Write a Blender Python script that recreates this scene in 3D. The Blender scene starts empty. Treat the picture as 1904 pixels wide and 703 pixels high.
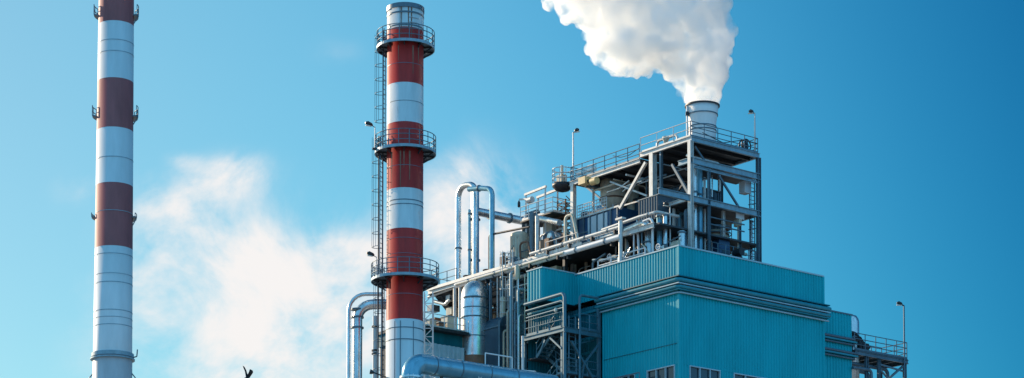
import bpy, math, random
from mathutils import Vector, Matrix
random.seed(7)
R = math.radians
S = bpy.context.scene
C = S.collection

# ------------------------------------------------------------------ camera
F, CX, CY, YH = 4171.0, 952.0, 351.5, 1500.0     # focal length, picture centre and horizon row, in photo pixels
PITCH = R(3.0)
Y0 = YH - F*math.tan(PITCH)
EYE = Vector((0, 0, 1.7))
cd = bpy.data.cameras.new('camera'); cam = bpy.data.objects.new('camera', cd); C.objects.link(cam)
cam.location = EYE; cam.rotation_euler = (math.pi/2 + PITCH, 0, 0)
cd.sensor_width = 36; cd.lens = F/1904*36; cd.shift_y = (Y0 - CY)/1904
cd.clip_start = 0.5; cd.clip_end = 6000
S.camera = cam

# ------------------------------------------------------------------ sun and sky
SUN_AZ, SUN_EL = R(-50), R(22)                   # azimuth from +Y (view direction), negative = left
sd = Vector((math.sin(SUN_AZ)*math.cos(SUN_EL), math.cos(SUN_AZ)*math.cos(SUN_EL), math.sin(SUN_EL)))
sl = bpy.data.lights.new('sun', 'SUN'); sl.energy = 5.0; sl.angle = R(0.5); sl.color = (1.0, 0.80, 0.58)
so = bpy.data.objects.new('sun', sl); C.objects.link(so); so.location = (-60, 60, 120)
so.rotation_euler = sd.to_track_quat('Z', 'Y').to_euler()

def ray(px, py):
    a = (px - CX)/F; b = (Y0 - py)/F
    return Vector((a, math.cos(PITCH) - b*math.sin(PITCH), math.sin(PITCH) + b*math.cos(PITCH)))

w = bpy.data.worlds.new('World'); S.world = w; w.use_nodes = True
nt = w.node_tree; N = nt.nodes; Lk = nt.links
for n in list(N): N.remove(n)
def nd(t, **k):
    n = N.new(t)
    for a, v in k.items(): setattr(n, a, v)
    return n
def mth(op, a, b=None, clamp=False):
    n = nd('ShaderNodeMath', operation=op, use_clamp=clamp)
    for i, v in enumerate((a, b)):
        if v is None: continue
        if isinstance(v, (int, float)): n.inputs[i].default_value = v
        else: Lk.new(v, n.inputs[i])
    return n.outputs[0]
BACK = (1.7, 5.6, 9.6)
SKYG, SKYS = 0.9, 0.90*6.5
sky = nd('ShaderNodeTexSky', sky_type='NISHITA', sun_disc=False, sun_elevation=SUN_EL, sun_rotation=SUN_AZ,
         air_density=1.2, dust_density=0.6, ozone_density=3.0, altitude=0)
tint = nd('ShaderNodeMix', data_type='RGBA', blend_type='MULTIPLY'); tint.inputs[0].default_value = 1
Lk.new(sky.outputs[0], tint.inputs[6]); tint.inputs[7].default_value = (0.55, 0.98, 1.15, 1)
gam = nd('ShaderNodeGamma'); gam.inputs[1].default_value = SKYG; Lk.new(tint.outputs[2], gam.inputs[0])
sc_ = nd('ShaderNodeMix', data_type='RGBA', blend_type='MULTIPLY'); sc_.inputs[0].default_value = 1; Lk.new(gam.outputs[0], sc_.inputs[6]); sc_.inputs[7].default_value = (SKYS, SKYS, SKYS, 1)
tc = nd('ShaderNodeTexCoord'); sp = nd('ShaderNodeSeparateXYZ'); Lk.new(tc.outputs['Generated'], sp.inputs[0])
cu = mth('DIVIDE', sp.outputs[0], mth('MAXIMUM', sp.outputs[1], 0.05))
cw = mth('DIVIDE', sp.outputs[2], mth('MAXIMUM', sp.outputs[1], 0.05))
cv = nd('ShaderNodeCombineXYZ'); Lk.new(cu, cv.inputs[0]); Lk.new(cw, cv.inputs[1])
n1 = nd('ShaderNodeTexNoise'); n1.inputs['Scale'].default_value = 15; n1.inputs['Detail'].default_value = 9
n1.inputs['Roughness'].default_value = 0.6; n1.inputs['Distortion'].default_value = 0.35
Lk.new(cv.outputs[0], n1.inputs['Vector'])
mask = None
for (px, py, rx, ry, s) in [(445, 312, 55, 30, .75), (390, 350, 110, 45, .7), (470, 540, 190, 110, 1.25), (330, 490, 110, 70, .9), (400, 660, 190, 90, 1.0), (300, 400, 70, 40, .5),
                            (640, 560, 130, 120, 1.3), (880, 365, 80, 80, 1.35), (150, 350, 60, 30, .35), (625, 95, 45, 25, .3), (930, 450, 100, 70, 1.2),
                            (890, 25, 40, 20, .2), (335, 298, 26, 14, .6)]:
    d0 = ray(px, py); u0, w0 = d0.x/d0.y, d0.z/d0.y
    du = mth('MULTIPLY', mth('SUBTRACT', cu, u0), F/rx); dw = mth('MULTIPLY', mth('SUBTRACT', cw, w0), F/ry)
    r2 = mth('ADD', mth('MULTIPLY', du, du), mth('MULTIPLY', dw, dw))
    g = mth('MULTIPLY', mth('EXPONENT', mth('MULTIPLY', r2, -0.8)), s)
    mask = g if mask is None else mth('ADD', mask, g)
mask = mth('MINIMUM', mask, 1.0)
dens = mth('MULTIPLY', mask, mth('MULTIPLY', mth('SUBTRACT', n1.outputs['Fac'], 0.355), 3.9), True)
mr = nd('ShaderNodeMapRange', interpolation_type='SMOOTHSTEP'); Lk.new(dens, mr.inputs[0]); mr.inputs[4].default_value = 0.95
cm = nd('ShaderNodeMix', data_type='RGBA'); Lk.new(mr.outputs[0], cm.inputs[0]); # the sky is paler towards the sun and deeper blue away from it
dt = nd('ShaderNodeVectorMath', operation='DOT_PRODUCT'); Lk.new(tc.outputs['Generated'], dt.inputs[0]); dt.inputs[1].default_value = (math.sin(SUN_AZ), math.cos(SUN_AZ), 0)
rp_ = nd('ShaderNodeValToRGB'); Lk.new(dt.outputs['Value'], rp_.inputs[0]); rp_.color_ramp.interpolation = 'B_SPLINE'
for i, (p_, c_) in enumerate(((.375, (.028, .40, .67)), (.475, (.15, .80, .97)), (.565, (.6, 1.24, 1.27)), (.66, (1.22, 1.50, 1.32)), (.755, (1.5, 1.42, 1.2)), (.9, (1.8, 1.3, 1.1)))):
    e_ = rp_.color_ramp.elements[i] if i < 2 else rp_.color_ramp.elements.new(p_); e_.position = p_; e_.color = (*[q_/6.5 for q_ in c_], 1)
az_ = nd('ShaderNodeMix', data_type='RGBA', blend_type='MULTIPLY'); az_.inputs[0].default_value = 1; Lk.new(sc_.outputs[2], az_.inputs[6]); Lk.new(rp_.outputs[0], az_.inputs[7])
# bright blue sky over the half of the sky behind the viewer
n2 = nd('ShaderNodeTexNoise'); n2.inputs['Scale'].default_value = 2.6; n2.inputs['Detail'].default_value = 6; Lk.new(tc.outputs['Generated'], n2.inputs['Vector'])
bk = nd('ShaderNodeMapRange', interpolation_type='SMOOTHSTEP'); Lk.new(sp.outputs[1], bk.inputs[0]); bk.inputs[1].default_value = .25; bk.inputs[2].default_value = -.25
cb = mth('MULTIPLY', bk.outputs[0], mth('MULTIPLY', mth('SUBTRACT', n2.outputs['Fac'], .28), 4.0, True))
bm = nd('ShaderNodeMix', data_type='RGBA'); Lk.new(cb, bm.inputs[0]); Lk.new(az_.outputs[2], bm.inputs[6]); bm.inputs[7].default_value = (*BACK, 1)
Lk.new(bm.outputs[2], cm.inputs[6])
cm.inputs[7].default_value = (7.9, 7.5, 7.3, 1)
bg = nd('ShaderNodeBackground'); bg.inputs[1].default_value = 0.096; Lk.new(cm.outputs[2], bg.inputs[0])
wo = nd('ShaderNodeOutputWorld'); Lk.new(bg.outputs[0], wo.inputs[0])

vs = S.view_settings; vs.view_transform = 'Standard'; vs.look = 'None'; vs.gamma = 1; vs.use_curve_mapping = False; vs.exposure = 0.35
S.cycles.volume_bounces = 24; S.cycles.max_bounces = 28; S.cycles.diffuse_bounces = 4; S.cycles.glossy_bounces = 4
S.cycles.transmission_bounces = 4; S.cycles.transparent_max_bounces = 8

# ------------------------------------------------------------------ places
AL = R(38.8)
UH = Vector((-math.sin(AL), math.cos(AL), 0)); VH = Vector((math.cos(AL), math.sin(AL), 0)); ZH = Vector((0, 0, 1))
def atY(px, py, Y):
    d = ray(px, py); return EYE + d*(Y/d.y)
O = atY(1262, 458, 150.0); ZP = O.z; O = Vector((O.x, O.y, 0))
def W(u, v, z): return O + UH*u + VH*v + ZH*z
def loc(p): q = p - O; return (q.dot(UH), q.dot(VH), p.z)
def onV(px, py, v):
    d = ray(px, py); t = (v - (EYE - O).dot(VH))/d.dot(VH); return loc(EYE + d*t)
def onU(px, py, u):
    d = ray(px, py); t = (u - (EYE - O).dot(UH))/d.dot(UH); return loc(EYE + d*t)
def wV(px, py, v): return W(*onV(px, py, v))
def wU(px, py, u): return W(*onU(px, py, u))
MPP = 150.0/F

# ------------------------------------------------------------------ materials
def mat(name, col, rough=.5, metal=0., var=.25, scale=1.2, streak=.25, bump=0., dirt=None, rustamt=0., spec=.5):
    m = bpy.data.materials.new(name); m.use_nodes = True
    t = m.node_tree; n = t.nodes; l = t.links; b = n['Principled BSDF']
    tcn = n.new('ShaderNodeTexCoord'); mp = n.new('ShaderNodeMapping'); l.new(tcn.outputs['Object'], mp.inputs[0])
    mp.inputs['Scale'].default_value = (scale, scale, scale*streak)
    nz = n.new('ShaderNodeTexNoise'); nz.inputs['Scale'].default_value = 1.6; nz.inputs['Detail'].default_value = 6; nz.inputs['Roughness'].default_value = .65
    l.new(mp.outputs[0], nz.inputs['Vector'])
    cr = n.new('ShaderNodeValToRGB'); l.new(nz.outputs['Fac'], cr.inputs[0])
    dk = dirt or tuple(c*(1-var) for c in col); lt = tuple(min(1, c*(1+var*.45)) for c in col)
    cr.color_ramp.elements[0].position = .3; cr.color_ramp.elements[0].color = (*dk, 1)
    cr.color_ramp.elements[1].position = .68; cr.color_ramp.elements[1].color = (*lt, 1)
    out = cr.outputs[0]
    if rustamt:
        n2 = n.new('ShaderNodeTexNoise'); n2.inputs['Scale'].default_value = 3.1; n2.inputs['Detail'].default_value = 8; n2.inputs['Roughness'].default_value = .7
        l.new(mp.outputs[0], n2.inputs['Vector'])
        c2 = n.new('ShaderNodeValToRGB'); l.new(n2.outputs['Fac'], c2.inputs[0])
        c2.color_ramp.elements[0].position = .62 - rustamt*.2; c2.color_ramp.elements[0].color = (0, 0, 0, 1)
        c2.color_ramp.elements[1].position = .78 - rustamt*.2; c2.color_ramp.elements[1].color = (.75, .75, .75, 1)
        mx = n.new('ShaderNodeMix'); mx.data_type = 'RGBA'; l.new(c2.outputs[0], mx.inputs[0]); l.new(out, mx.inputs[6]); mx.inputs[7].default_value = (.16, .075, .035, 1)
        out = mx.outputs[2]
    l.new(out, b.inputs['Base Color'])
    rr = n.new('ShaderNodeMapRange'); l.new(nz.outputs['Fac'], rr.inputs[0]); rr.inputs[3].default_value = min(1, rough*1.25); rr.inputs[4].default_value = rough*.8
    l.new(rr.outputs[0], b.inputs['Roughness'])
    b.inputs['Metallic'].default_value = metal; b.inputs['Specular IOR Level'].default_value = spec
    if bump:
        bp = n.new('ShaderNodeBump'); bp.inputs['Strength'].default_value = bump; bp.inputs['Distance'].default_value = .05
        n3 = n.new('ShaderNodeTexNoise'); n3.inputs['Scale'].default_value = 2.2; n3.inputs['Detail'].default_value = 3; l.new(tcn.outputs['Object'], n3.inputs['Vector'])
        l.new(n3.outputs['Fac'], bp.inputs['Height']); l.new(bp.outputs[0], b.inputs['Normal'])
    return m
M = dict(
    red=mat('red_paint', (.50, .027, .02), .5, 0, .38, .8, .15, .15, rustamt=.06),
    white=mat('white_paint', (.66, .665, .65), .5, 0, .2, .8, .15, .15, rustamt=.05),
    redhaze=mat('hazed_red_paint', (.36, .095, .09), .6, 0, .25, .5, .2),  # far chimney's red, lightened and greyed to stand in for distance haze
    whitemute=mat('muted_white_paint', (.64, .66, .66), .6, 0, .14, .5, .2),  # muted white; on the far chimney part of the painted haze
    greybase=mat('grey_shaft_paint', (.42, .47, .5), .5, 0, .18, .5, .2),
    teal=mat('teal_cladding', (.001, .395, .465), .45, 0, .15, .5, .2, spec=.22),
    tealdark=mat('dark_teal_cladding', (.004, .15, .19), .45, 0, .35, .7, .12, spec=.25),  # darker teal for the soffit, recess, fascia and back panels
    tealtrim=mat('teal_trim', (.012, .24, .30), .35, 0, .2, 1, 1),
    paleteal=mat('pale_trim', (.36, .52, .58), .35, 0, .15, 1, 1),
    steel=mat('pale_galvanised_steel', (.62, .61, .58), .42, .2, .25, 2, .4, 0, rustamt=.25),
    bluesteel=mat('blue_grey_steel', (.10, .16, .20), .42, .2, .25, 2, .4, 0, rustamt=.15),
    silver=mat('silver_lagging', (.70, .70, .69), .27, .85, .28, 1.5, .5, .3),
    bluesilver=mat('blue_painted_duct', (.17, .39, .50), .25, .5, .18, 1.2, .6, .2),
    beamblue=mat('pale_blue_beam_paint', (.22, .36, .43), .42, .1, .25, 2, .4, 0, rustamt=.15),
    midsteel=mat('teal_grey_steel', (.075, .18, .23), .45, .2, .25, 2, .4, 0, rustamt=.15),
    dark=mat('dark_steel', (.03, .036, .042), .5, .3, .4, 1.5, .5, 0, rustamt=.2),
    black=mat('black_rubber', (.012, .013, .015), .6, 0, .2),
    cream=mat('cream_insulation', (.62, .55, .42), .6, 0, .3, 1.4, .35, .3, rustamt=.35),
    blue=mat('navy_paint', (.02, .08, .18), .35, 0, .3, 1.2, .3),
    brown=mat('rusty_brown_steel', (.22, .12, .075), .65, .1, .35, 2, .5, 0, rustamt=.5),
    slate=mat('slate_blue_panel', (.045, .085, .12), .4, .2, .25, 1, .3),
    deckm=mat('dark_underside', (.05, .062, .072), .6, .1, .35, .6, 1, 0, rustamt=.25),
    concrete=mat('concrete', (.30, .29, .27), .9, 0, .25, .3, 1),
    bird=mat('black_feathers', (.012, .013, .016), .7, 0, .3, 8),
    lamphead=mat('lamp_black', (.03, .035, .04), .35, .3, .2),
    lens=mat('lamp_glass', (.7, .68, .6), .15, 0, .1),
    yellow=mat('ochre_paint', (.82, .55, .24), .45, 0, .2, 2),
    frost=mat('white_stack_paint', (.78, .76, .74), .45, 0, .1, .9, .25, .1),
)
def glassmat():
    m = bpy.data.materials.new('dark_glass'); m.use_nodes = True; b = m.node_tree.nodes['Principled BSDF']
    n = m.node_tree.nodes; l = m.node_tree.links
    nz = n.new('ShaderNodeTexNoise'); nz.inputs['Scale'].default_value = .9
    cr = n.new('ShaderNodeValToRGB'); l.new(nz.outputs['Fac'], cr.inputs[0]); cr.color_ramp.elements[0].color = (.010, .02, .03, 1); cr.color_ramp.elements[1].color = (.03, .055, .07, 1)
    l.new(cr.outputs[0], b.inputs['Base Color']); b.inputs['Roughness'].default_value = .06; b.inputs['Specular IOR Level'].default_value = .7
    return m
M['glass'] = glassmat()

# ------------------------------------------------------------------ mesh builder
class MB:
    def __init__(s): s.v = []; s.f = []; s.sm = []; s.mi = []; s.cur = 0
    def face(s, idx, smooth=False): s.f.append(tuple(idx)); s.sm.append(smooth); s.mi.append(s.cur)
    def quad(s, *pts):
        b = len(s.v); s.v += [Vector(p) for p in pts]; s.face(range(b, b+len(pts)))
    def box(s, c, ax, ay, az):                     # centre and three half-axis vectors
        b = len(s.v)
        for i in (-1, 1):
            for j in (-1, 1):
                for k in (-1, 1): s.v.append(c + ax*i + ay*j + az*k)
        for q in ((0,1,3,2),(4,6,7,5),(0,4,5,1),(2,3,7,6),(0,2,6,4),(1,5,7,3)): s.face([b+i for i in q])
    def lbox(s, u0, u1, v0, v1, z0, z1):           # box along the building's axes
        s.box(W((u0+u1)/2, (v0+v1)/2, (z0+z1)/2), UH*(u1-u0)/2, VH*(v1-v0)/2, ZH*(z1-z0)/2)
    def bar(s, p, q, w_, h, up=ZH):
        d = q - p; L = d.length
        if L < 1e-6: return
        d = d/L; r = d.cross(up)
        if r.length < 1e-4: r = d.cross(Vector((1, 0, 0)))
        r.normalize(); u = r.cross(d)
        s.box((p+q)/2, d*L/2, r*w_/2, u*h/2)
    def ibeam(s, p, q, h, w_, up=ZH, t=.03):
        d = (q-p).normalized(); r = d.cross(up)
        if r.length < 1e-4: up = VH; r = d.cross(up)
        r.normalize(); u = r.cross(d)
        s.bar(p+u*(h/2-t/2), q+u*(h/2-t/2), w_, t, up); s.bar(p-u*(h/2-t/2), q-u*(h/2-t/2), w_, t, up); s.bar(p, q, t, h-2*t, up)
    def tube(s, pts, r, n=10, caps=True, rs=None):
        pts = [Vector(p) for p in pts]; rings = []
        T = [(pts[min(i+1, len(pts)-1)] - pts[max(i-1, 0)]).normalized() for i in range(len(pts))]
        a = T[0].cross(ZH)
        if a.length < .05: a = T[0].cross(Vector((1, 0, 0)))
        a.normalize()
        for i, p in enumerate(pts):
            a = a - T[i]*a.dot(T[i])
            if a.length < 1e-5: a = T[i].orthogonal()
            a.normalize(); bb = T[i].cross(a); b0 = len(s.v); rr = rs[i] if rs else r
            for k in range(n):
                th = 2*math.pi*k/n; s.v.append(p + (a*math.cos(th) + bb*math.sin(th))*rr)
            rings.append(b0)
        for i in range(len(rings)-1):
            for k in range(n):
                k2 = (k+1) % n; s.face((rings[i]+k, rings[i]+k2, rings[i+1]+k2, rings[i+1]+k), True)
        if caps:
            for ring, rev in ((rings[0], True), (rings[-1], False)):
                b0 = len(s.v); s.v += [s.v[ring+k].copy() for k in range(n)]
                idx = list(range(b0, b0+n)); s.face(idx[::-1] if rev else idx)
    def lathe(s, c, prof, n=48, axis=ZH, caps=True):   # prof: (radius, height, material index)
        a = axis.orthogonal().normalized(); b = axis.cross(a).normalized(); prev = None
        keep = s.cur
        for i, (r, h, m_) in enumerate(prof):
            b0 = len(s.v)
            for k in range(n):
                th = 2*math.pi*k/n; s.v.append(c + axis*h + (a*math.cos(th) + b*math.sin(th))*r)
            if prev is not None:
                s.cur = prof[i-1][2]
                for k in range(n):
                    k2 = (k+1) % n; s.face((prev+k, prev+k2, b0+k2, b0+k), True)
            prev = b0
        s.cur = keep
    def ring(s, c, r0, r1, z0, z1, a0=0, a1=2*math.pi, n=40):   # flat annular plate with thickness
        full = abs(a1-a0-2*math.pi) < 1e-4; m = n if full else n+1; b0 = len(s.v)
        for k in range(m):
            th = a0 + (a1-a0)*k/n; d = Vector((math.cos(th), math.sin(th), 0))
            for (r, z) in ((r0, z0), (r1, z0), (r1, z1), (r0, z1)): s.v.append(c + d*r + ZH*z)
        for k in range(n):
            i = b0+4*k; j = b0+4*((k+1) % m)
            for q in range(4): q2 = (q+1) % 4; s.face((i+q, j+q, j+q2, i+q2))
        if not full:
            s.face((b0, b0+1, b0+2, b0+3)); e = b0+4*n; s.face((e+3, e+2, e+1, e))
    def build(s, name, mats, parent=None):
        if not isinstance(mats, (list, tuple)): mats = [mats]
        if not s.v: return None
        if parent is not None: o0 = parent['_o'] if '_o' in parent else None; o0 = Vector(o0)
        else:
            zz = min(p.z for p in s.v); o0 = Vector((sum(p.x for p in s.v)/len(s.v), sum(p.y for p in s.v)/len(s.v), zz))
        me = bpy.data.meshes.new(name); me.from_pydata([p - o0 for p in s.v], [], s.f)
        me.polygons.foreach_set('use_smooth', s.sm); me.polygons.foreach_set('material_index', s.mi)
        for m_ in mats: me.materials.append(M[m_])
        me.update()
        o = bpy.data.objects.new(name, me); C.objects.link(o); o['_o'] = tuple(o0)
        if parent is not None: o.parent = parent
        else: o.location = o0
        ALL.append(o)
        return o
ALL = []
def tag(o, label, cat, group=None, kind=None):
    if label: o['label'] = label
    if cat: o['category'] = cat
    if group: o['group'] = group
    if kind: o['kind'] = kind
    return o
def thing(name, p, label, cat, group=None):
    o = bpy.data.objects.new(name, None); C.objects.link(o); o.location = p; o['_o'] = tuple(p); o.empty_display_size = .5
    ALL.append(o); return tag(o, label, cat, group)
def one(name, mb, m_, label, cat, group=None): return tag(mb.build(name, m_), label, cat, group)
def arc(p0, corner, p1, rad, n=6):                 # points of a rounded corner
    a = (p0-corner).normalized(); b = (p1-corner).normalized(); ang = a.angle(b)
    t = min(rad/math.tan(ang/2), .49*(p0-corner).length*2, (p1-corner).length); rad = t*math.tan(ang/2)
    cen = corner + (a+b).normalized()*rad/math.sin(ang/2)
    s0 = corner + a*t - cen; s1 = corner + b*t - cen; out = []
    for i in range(n+1):
        k = i/n; w0 = s0.angle(s1); v = (s0*math.sin((1-k)*w0) + s1*math.sin(k*w0))/math.sin(w0); out.append(cen+v)
    return out
def path(pts, rad, n=6):
    pts = [Vector(p) for p in pts]; out = [pts[0]]
    for i in range(1, len(pts)-1): out += arc(pts[i-1], pts[i], pts[i+1], rad, n)
    return out + [pts[-1]]
def rails(mb, pts, h=1.1, sp=1.4, r=.03, nr=2, toe=True, pw=.03):
    pts = [Vector(p) for p in pts]
    for i in range(len(pts)-1):
        p, q = pts[i], pts[i+1]; L = (q-p).length; n = max(1, round(L/sp))
        for k in range(n+1):
            if k == 0 and i > 0: continue
            b = p + (q-p)*k/n; mb.bar(b, b+ZH*h, pw*2, pw*2)
        for j in range(nr): zz = h*(j+1)/nr; mb.tube([p+ZH*zz, q+ZH*zz], r, 6)
        if toe: mb.bar(p+ZH*.08, q+ZH*.08, .02, .15)
def ladder(mb, base, h, side, out, wd=.45, cage=True, r=.025, rung=.3, hoop=.9, crad=.38, c0=2.2):
    for s_ in (-1, 1): mb.bar(base+side*wd/2*s_, base+side*wd/2*s_+ZH*h, r*2, r*2.6)
    z = .2
    while z < h: mb.bar(base-side*wd/2+ZH*z, base+side*wd/2+ZH*z, r*1.3, r*1.3); z += rung
    if cage:
        z = c0; 
        while z < h:
            pts = [base + ZH*z + side*(-crad*math.cos(math.pi*k/8)) + out*(crad*1.7*math.sin(math.pi*k/8)) for k in range(9)]
            mb.tube(pts, r, 5); z += hoop
        for k in (1, 3, 5, 7):
            p = base + side*(-crad*math.cos(math.pi*k/8)) + out*(crad*1.7*math.sin(math.pi*k/8))
            mb.bar(p+ZH*min(c0, h), p+ZH*h, r*1.2, r*1.2)
def corrug(mb, A, B, z0, z1, out, pitch=.27, dep=.05):
    L = (B-A).length; d = (B-A)/L; n = max(1, round(L/pitch)); p = L/n; pr = []
    for i in range(n):
        for f_, e in ((0, 0), (.42, 0), (.54, dep), (.88, dep)): pr.append((i*p+f_*p, e))
    pr.append((L, 0)); b0 = len(mb.v)
    for (x, e) in pr:
        q = A + d*x + out*e; mb.v.append(Vector((q.x, q.y, z0))); mb.v.append(Vector((q.x, q.y, z1)))
    for i in range(len(pr)-1): j = b0+2*i; mb.face((j, j+2, j+3, j+1))

# ------------------------------------------------------------------ ground
g = MB(); g.quad((-3000, -800, 0), (3000, -800, 0), (3000, 4000, 0), (-3000, 4000, 0))
gr = g.build('ground', 'concrete'); tag(gr, 'grey concrete yard on which the whole works stands', 'ground', kind='structure')

# ------------------------------------------------------------------ chimneys
def zat(py, Y): return atY(CX, py, Y).z
def lampmast(name, base, h, arm, label, cat, group=None, r=.06, mt='steel'):
    t = thing(name, base, label, cat, group)
    m = MB(); m.tube([base, base+ZH*h*.5, base+ZH*h], r, 8, rs=[r*1.15, r, r*.75]); m.build('pole', mt, t)
    m = MB(); m.box(base+ZH*.05, Vector((.14, 0, 0)), Vector((0, .14, 0)), ZH*.05); m.build('base_plate', 'dark', t)
    top = base+ZH*h; a = arm
    m = MB(); m.tube([top-ZH*.05, top+a*.35+ZH*.06], r*.7, 6)
    m.tube([top+a*.25+ZH*.05, top+a*.4+ZH*.09, top+a*.75+ZH*.16, top+a*1.0+ZH*.16], .1, 8, rs=[.06, .13, .15, .06]); hd = m.build('lamp_head', 'lamphead', t)
    m = MB(); d = (a+ZH*.2).normalized(); s_ = d.cross(ZH).normalized()
    c = top+a*.66+ZH*.0; m.box(c, a.normalized()*.2, s_*.08, ZH*.02); m.build('lens', 'lens', hd)
    return t
def platform(t, c, r0, r1, z, a0=0, a1=2*math.pi, mt='bluesteel', h=1.05, posts=18, rail_r=.028):
    m = MB(); cz = Vector((c.x, c.y, 0)); m.ring(cz, r0, r1, z-.06, z, a0, a1, 48)
    p = m.build('platform', 'bluesteel', t)
    m = MB(); m.ring(cz, r1-.05, r1+.01, z-.13, z+.05, a0, a1, 48); m.build('kick_plate', 'beamblue', p)
    m = MB(); full = abs(a1-a0-2*math.pi) < 1e-3
    for k in range(posts + (0 if full else 1)):
        th = a0+(a1-a0)*k/posts; q = cz+Vector((math.cos(th), math.sin(th), 0))*(r1-.02)+ZH*z; m.bar(q, q+ZH*h, .05, .05)
    for zz in (.36, .72, h):
        m.tube([cz+Vector((math.cos(a0+(a1-a0)*k/40), math.sin(a0+(a1-a0)*k/40), 0))*(r1-.02)+ZH*(z+zz) for k in range(41)], rail_r, 6)
    m.build('railing', mt, p)
    nb = 10
    for k in range(nb):
        m = MB(); th = a0+(a1-a0)*(k+.5)/nb; d = Vector((math.cos(th), math.sin(th), 0))
        m.bar(cz+d*(r1-.08)+ZH*(z-.12), cz+d*r0+ZH*(z-.9), .06, .08); m.bar(cz+d*r0+ZH*(z-.11), cz+d*(r1-.05)+ZH*(z-.11), .06, .1)
        m.build('bracket', 'dark', p)
    return p

# near chimney
YC = 147.0
c0 = atY(753, 350, YC); NC = Vector((c0.x, YC, 0)); rN = 34.5*YC/F
def zf(py, r=rN, Y=YC): return zat(py, Y - r)
t = thing('chimney', NC, 'near red and white banded chimney with three round railed platforms and a ladder', 'chimney')
bands = [(49, 'w', 5), (152, 'r', 49), (225, 'w', 152), (348, 'r', 225), (423, 'w', 348), (592, 'r', 423)]
prof = [(rN*1.03, 0, 2), (rN*1.03, zf(592), 2)]
mi = {'r': 0, 'w': 1}
for (pb, k, pt) in bands[::-1]:
    prof += [(rN, zf(pb), mi[k]), (rN, zf(pt), mi[k])]
prof += [(rN*.93, zf(5), 1), (rN*.93, zf(5)-2, 1)]
m = MB(); m.lathe(NC, prof, 64); m.build('shaft', ['red', 'white', 'whitemute'], t)
m = MB()
for py, hh, e in ((8, .3, .05), (21, .10, .03), (45, .08, .02), (370, .06, .012), (378, .05, .012), (441, .03, .008), (470, .03, .008), (545, .03, .008), (608, .06, .015), (630, .06, .02), (186, .03, .008), (116, .03, .008), (306, .03, .008)):
    m = MB(); z = zf(py); m.ring(NC, rN-.02, rN+e+(rN*.03 if py > 592 else 0), z-hh/2, z+hh/2, n=56); m.build('seam_band', 'bluesteel', t)
for az in (-118, -100, -60): 
    m = MB(); d = Vector((math.cos(R(az)), math.sin(R(az)), 0)); m.bar(NC+d*rN*1.035+ZH*2, NC+d*rN*1.035+ZH*zf(596), .05, .05)
    m.build('cover_strip', 'bluesteel', t)
m = MB()   # cover flap near the top
for az in range(-75, -40, 5):
    d = Vector((math.cos(R(az)), math.sin(R(az)), 0)); d2 = Vector((math.cos(R(az+5)), math.sin(R(az+5)), 0))
    for zz in (zf(31), zf(40)): m.bar(NC+d*(rN+.015)+ZH*zz, NC+d2*(rN+.015)+ZH*zz, .03, .04)
m.build('hatch', 'greybase', t)
rng = random.Random(3)
for k in range(16):
    az = R(rng.uniform(-175, 5)); d = Vector((math.cos(az), math.sin(az), 0)); e_ = Vector((-d.y, d.x, 0)); top = rng.choice((zf(92, 0), zf(287, 0), zf(525, 0), zf(8)))-.1; L = rng.uniform(.8, 2.6); wd = rng.uniform(.02, .06)
    m = MB(); c = NC+d*(rN+.004); m.quad(c-e_*wd+ZH*top, c+e_*wd+ZH*top, c+e_*wd*.3+ZH*(top-L), c-e_*wd*.3+ZH*(top-L)); m.build('rust_run', 'brown', t)
pz = [zf(86, 0), zf(281, 0), zf(519, 0)]
rp = [55*YC/F, 58*YC/F, 64*YC/F]
for z, r in zip(pz, rp): platform(t, NC+Vector((0, .42, 0)), rN-.5, r, z)
out = Vector((-.95, .32, 0)).normalized(); side = Vector((-.32, -.95, 0)).normalized()
lb = NC + out*(rN+.34)
def lad(z0, z1, off, par, cage=True):
    m = MB(); ladder(m, Vector((lb.x, lb.y, z0)) + side*off, z1-z0, side, out, cage=cage, rung=.32, hoop=.95, r=.022)
    m.build('ladder', 'bluesteel', par)
lad(zf(703)-6, pz[2]+1, .0, t); lad(pz[2], pz[1]+1, .35, t); lad(pz[1], pz[0]+1, -.1, t); lad(pz[0], zf(35), -.3, t, True)
for k, (a_, r_) in enumerate(((164, .045), (157, .035), (170, .05))):
    m = MB(); d = Vector((math.cos(R(a_)), math.sin(R(a_)), 0)); m.tube([NC+d*(rN+.34+.12*k)+ZH*2, NC+d*(rN+.34+.12*k)+ZH*(zf(40) if k == 0 else zf(240))], r_, 6)
    m.build('conduit', 'dark', t)
m = MB(); d = Vector((-.92, .4, 0)); 
m.tube([NC+d*(rN+.95)+ZH*2, NC+d*(rN+.95)+ZH*zf(575)], .17, 12); dp = m.build('down_pipe', 'whitemute', t)
for py in (595, 640, 646): m = MB(); m.ring(NC+d*(rN+.95), .1, .25, zf(py)-.05, zf(py)+.05, n=12); m.build('flange', 'dark', dp)
def floodlight(p, label, h=1.3):
    lampmast('floodlight', p, h, Vector((-.62, -.35, 0)), label, 'floodlight', 'floodlights on the near chimney', .035)
q = atY(697, 283, YC-.3); floodlight(Vector((q.x, q.y, pz[1]+.004)), 'small black floodlight on a post on the middle platform of the near chimney', 1.55)
q = atY(700, 520, YC-.6); floodlight(Vector((q.x, q.y, pz[2]+.004)), 'small black floodlight on a post on the lowest platform of the near chimney', 1.35)

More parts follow.
